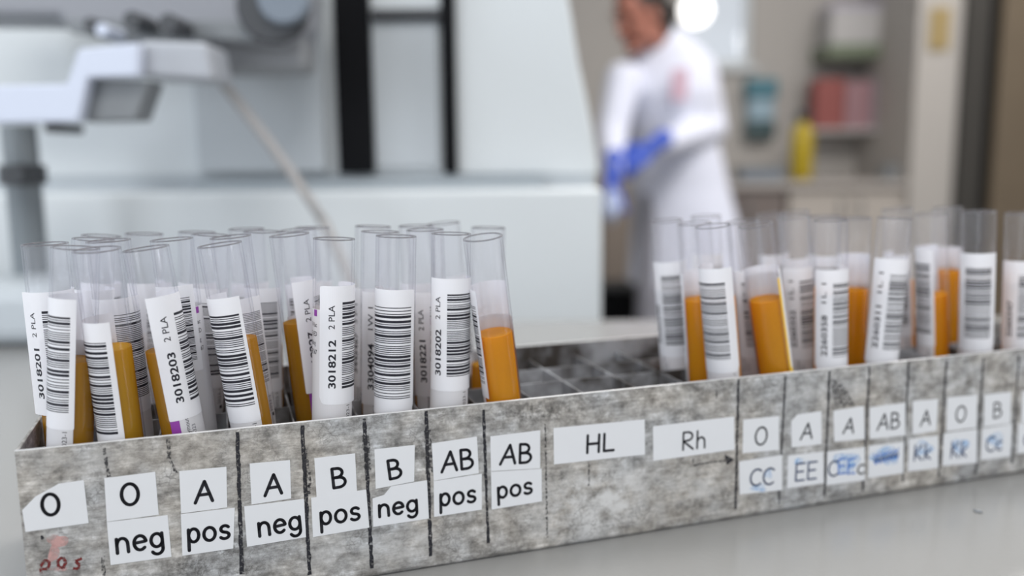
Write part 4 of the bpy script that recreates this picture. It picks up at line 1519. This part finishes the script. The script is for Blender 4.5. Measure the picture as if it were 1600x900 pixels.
bm = bmesh.new()
ball(bm, headc + HM @ Vector((0, 0.015, 0.03)), 0.1, (0.76, 0.93, 0.92), HM)
ball(bm, hl(0, -0.018, -0.045), 0.075, (0.80, 0.85, 1.0), HM)
ball(bm, hl(0, -0.062, -0.105), 0.026, (1.1, 0.9, 0.8), HM)
ball(bm, hl(0, -0.094, -0.03), 0.014, (0.9, 1.3, 1.0), HM)
limb(bm, [hl(0, -0.082, 0.012), hl(0, -0.098, -0.026)], [0.008, 0.012])
ball(bm, hl(0.034, -0.073, 0.022), 0.016, (1.5, 0.6, 0.5), HM); ball(bm, hl(-0.034, -0.073, 0.022), 0.016, (1.5, 0.6, 0.5), HM)
for s in (-1, 1):
    ball(bm, hl(0.077 * s, 0.01, -0.01), 0.026, (0.35, 0.7, 1.1), HM)
    ball(bm, hl(0.04 * s, -0.055, -0.03), 0.026, (1, 0.7, 0.8), HM)
limb(bm, [hl(0, 0.03, -0.07), neck + Vector((0, 0.01, 0)), chest + Vector((0, 0, 0.1))], [0.056, 0.055, 0.07])
loft(bm, [(neck + Vector((0.005, 0.02, -0.03)), 0.07, 0.06), (at(1036, 108, 3.29), 0.15, 0.085), (chest, 0.165, 0.105), (waist, 0.135, 0.095), (hips, 0.165, 0.11), (hips + Vector((0, 0, -0.09)), 0.15, 0.10)], yaw=-0.45)
for a_, b_, c_ in ((shR, elR, wrR), (shL, elL, wrL)):
    limb(bm, [a_, b_, c_], [0.05, 0.039, 0.026])
limb(bm, [hips + Vector((-0.08, 0, -0.05)), kneeR, ankR], [0.082, 0.055, 0.036])
limb(bm, [hips + Vector((0.08, 0.02, -0.05)), kneeL, ankL], [0.082, 0.055, 0.036])
hand(bm, wrL, dL, nL); hand(bm, wrR, dR, nR)
wear(remeshed('body', bm, M_SKIN, 0.0055, 3))
for s in (-1, 1):
    bm = bmesh.new(); ball(bm, hl(0.031 * s, -0.078, 0.002), 0.011, (1.2, 0.7, 0.6), HM)
    wear(link('eye', bm, M_DGREY, None, True))
bm = bmesh.new(); ball(bm, hl(0, -0.088, -0.068), 0.016, (1.5, 0.5, 0.4), HM); wear(link('lips', bm, M_LIPS, None, True))
# hair: cap over the skull plus a knot at the back
bm = bmesh.new()
ball(bm, headc + HM @ Vector((0, 0.03, 0.042)), 0.1, (0.84, 0.98, 0.96), HM)
ball(bm, hl(0, 0.075, -0.045), 0.07, (1.0, 0.7, 1.1), HM)
ball(bm, hl(0, 0.14, -0.03), 0.045)
vs = [v for v in bm.verts if (HM.transposed() @ (v.co - headc)).y < -0.045 and (HM.transposed() @ (v.co - headc)).z < 0.075]
bmesh.ops.delete(bm, geom=vs, context='VERTS')
bmesh.ops.holes_fill(bm, edges=[e for e in bm.edges if e.is_boundary])
wear(remeshed('hair', bm, M_HAIR, 0.006, 2))
# coat
bm = bmesh.new()
hem = 0.50
loft(bm, [(at(1038, 44, 3.29), 0.058, 0.06), (at(1040, 58, 3.29), 0.085, 0.085), (at(1044, 80, 3.29), 0.14, 0.10), (at(1038, 112, 3.29), 0.182, 0.11), (chest + Vector((0, 0, 0.01)), 0.20, 0.135), (waist + Vector((-0.008, 0, 0.02)), 0.178, 0.13), (hips + Vector((-0.01, 0, 0.02)), 0.188, 0.14),
          (Vector((hips.x + 0.015, 3.37, 0.72)), 0.212, 0.16), (Vector((hips.x + 0.02, 3.38, hem)), 0.232, 0.18)], yaw=-0.45)
for a_, b_, c_ in ((shR, elR, wrR), (shL, elL, wrL)):
    limb(bm, [a_ + Vector((0, 0, -0.005)), b_, b_.lerp(c_, 0.88)], [0.068, 0.058, 0.043])
coat = wear(remeshed('lab_coat', bm, M_COAT, 0.009, 4))
bm = bmesh.new()
pc_ = at(1062, 132, 3.12)
box(bm, -0.028, 0.028, -0.003, 0.003, -0.055, 0.055, 0.001, 0, Matrix.Translation(pc_) @ Matrix.Rotation(-0.35, 4, 'Z'))
wear(link('chest_badge', bm, M_BADGE))
# gloves
bm = bmesh.new(); hand(bm, wrL, dL, nL, 0.0022); limb(bm, [wrL - dL.normalized() * 0.05, wrL], [0.034, 0.030])
wear(remeshed('glove', bm, M_GLOVE, 0.0045, 1))
bm = bmesh.new(); hand(bm, wrR, dR, nR, 0.0022); limb(bm, [wrR - dR.normalized() * 0.05, wrR], [0.034, 0.030])
wear(remeshed('glove', bm, M_GLOVE, 0.0045, 1))
# pale wipe held between the gloves
wp = at(955, 322, 2.86)
bm = bmesh.new(); bmesh.ops.create_icosphere(bm, subdivisions=4, radius=0.05)
for v in bm.verts:
    q = v.co.copy()
    k = 1 + 0.16 * math.sin(q.x * 160 + 1.3) * math.cos(q.z * 130) + 0.1 * math.sin(q.y * 190 + q.z * 90)
    v.co = Vector((q.x * 0.62, q.y * 0.6, q.z * 1.0)) * k
o = link('crumpled_wipe', bm, M_WIPE, None, True); o.location = wp
tag(o, 'crumpled pale blue wipe held in the gloved hands of the person', 'wipe')
# trousers and shoes
bm = bmesh.new()
limb(bm, [hips + Vector((-0.08, 0, -0.02)), kneeR, ankR + Vector((0, 0, 0.02))], [0.098, 0.078, 0.066])
limb(bm, [hips + Vector((0.08, 0.02, -0.02)), kneeL, ankL + Vector((0, 0, 0.02))], [0.098, 0.078, 0.066])
wear(remeshed('trousers', bm, M_TROUSER, 0.009, 3))
for k in (ankR, ankL):
    bm = bmesh.new()
    ball(bm, Vector((k.x - 0.03, k.y - 0.055, 0.045)), 0.05, (0.95, 2.5, 0.9), Matrix.Rotation(-0.45, 3, 'Z'))
    bmesh.ops.bisect_plane(bm, geom=bm.verts[:] + bm.edges[:] + bm.faces[:], plane_co=(0, 0, 0.002), plane_no=(0, 0, -1), clear_outer=True)
    bmesh.ops.holes_fill(bm, edges=[e for e in bm.edges if e.is_boundary])
    wear(link('shoe', bm, M_SHOE, None, True))
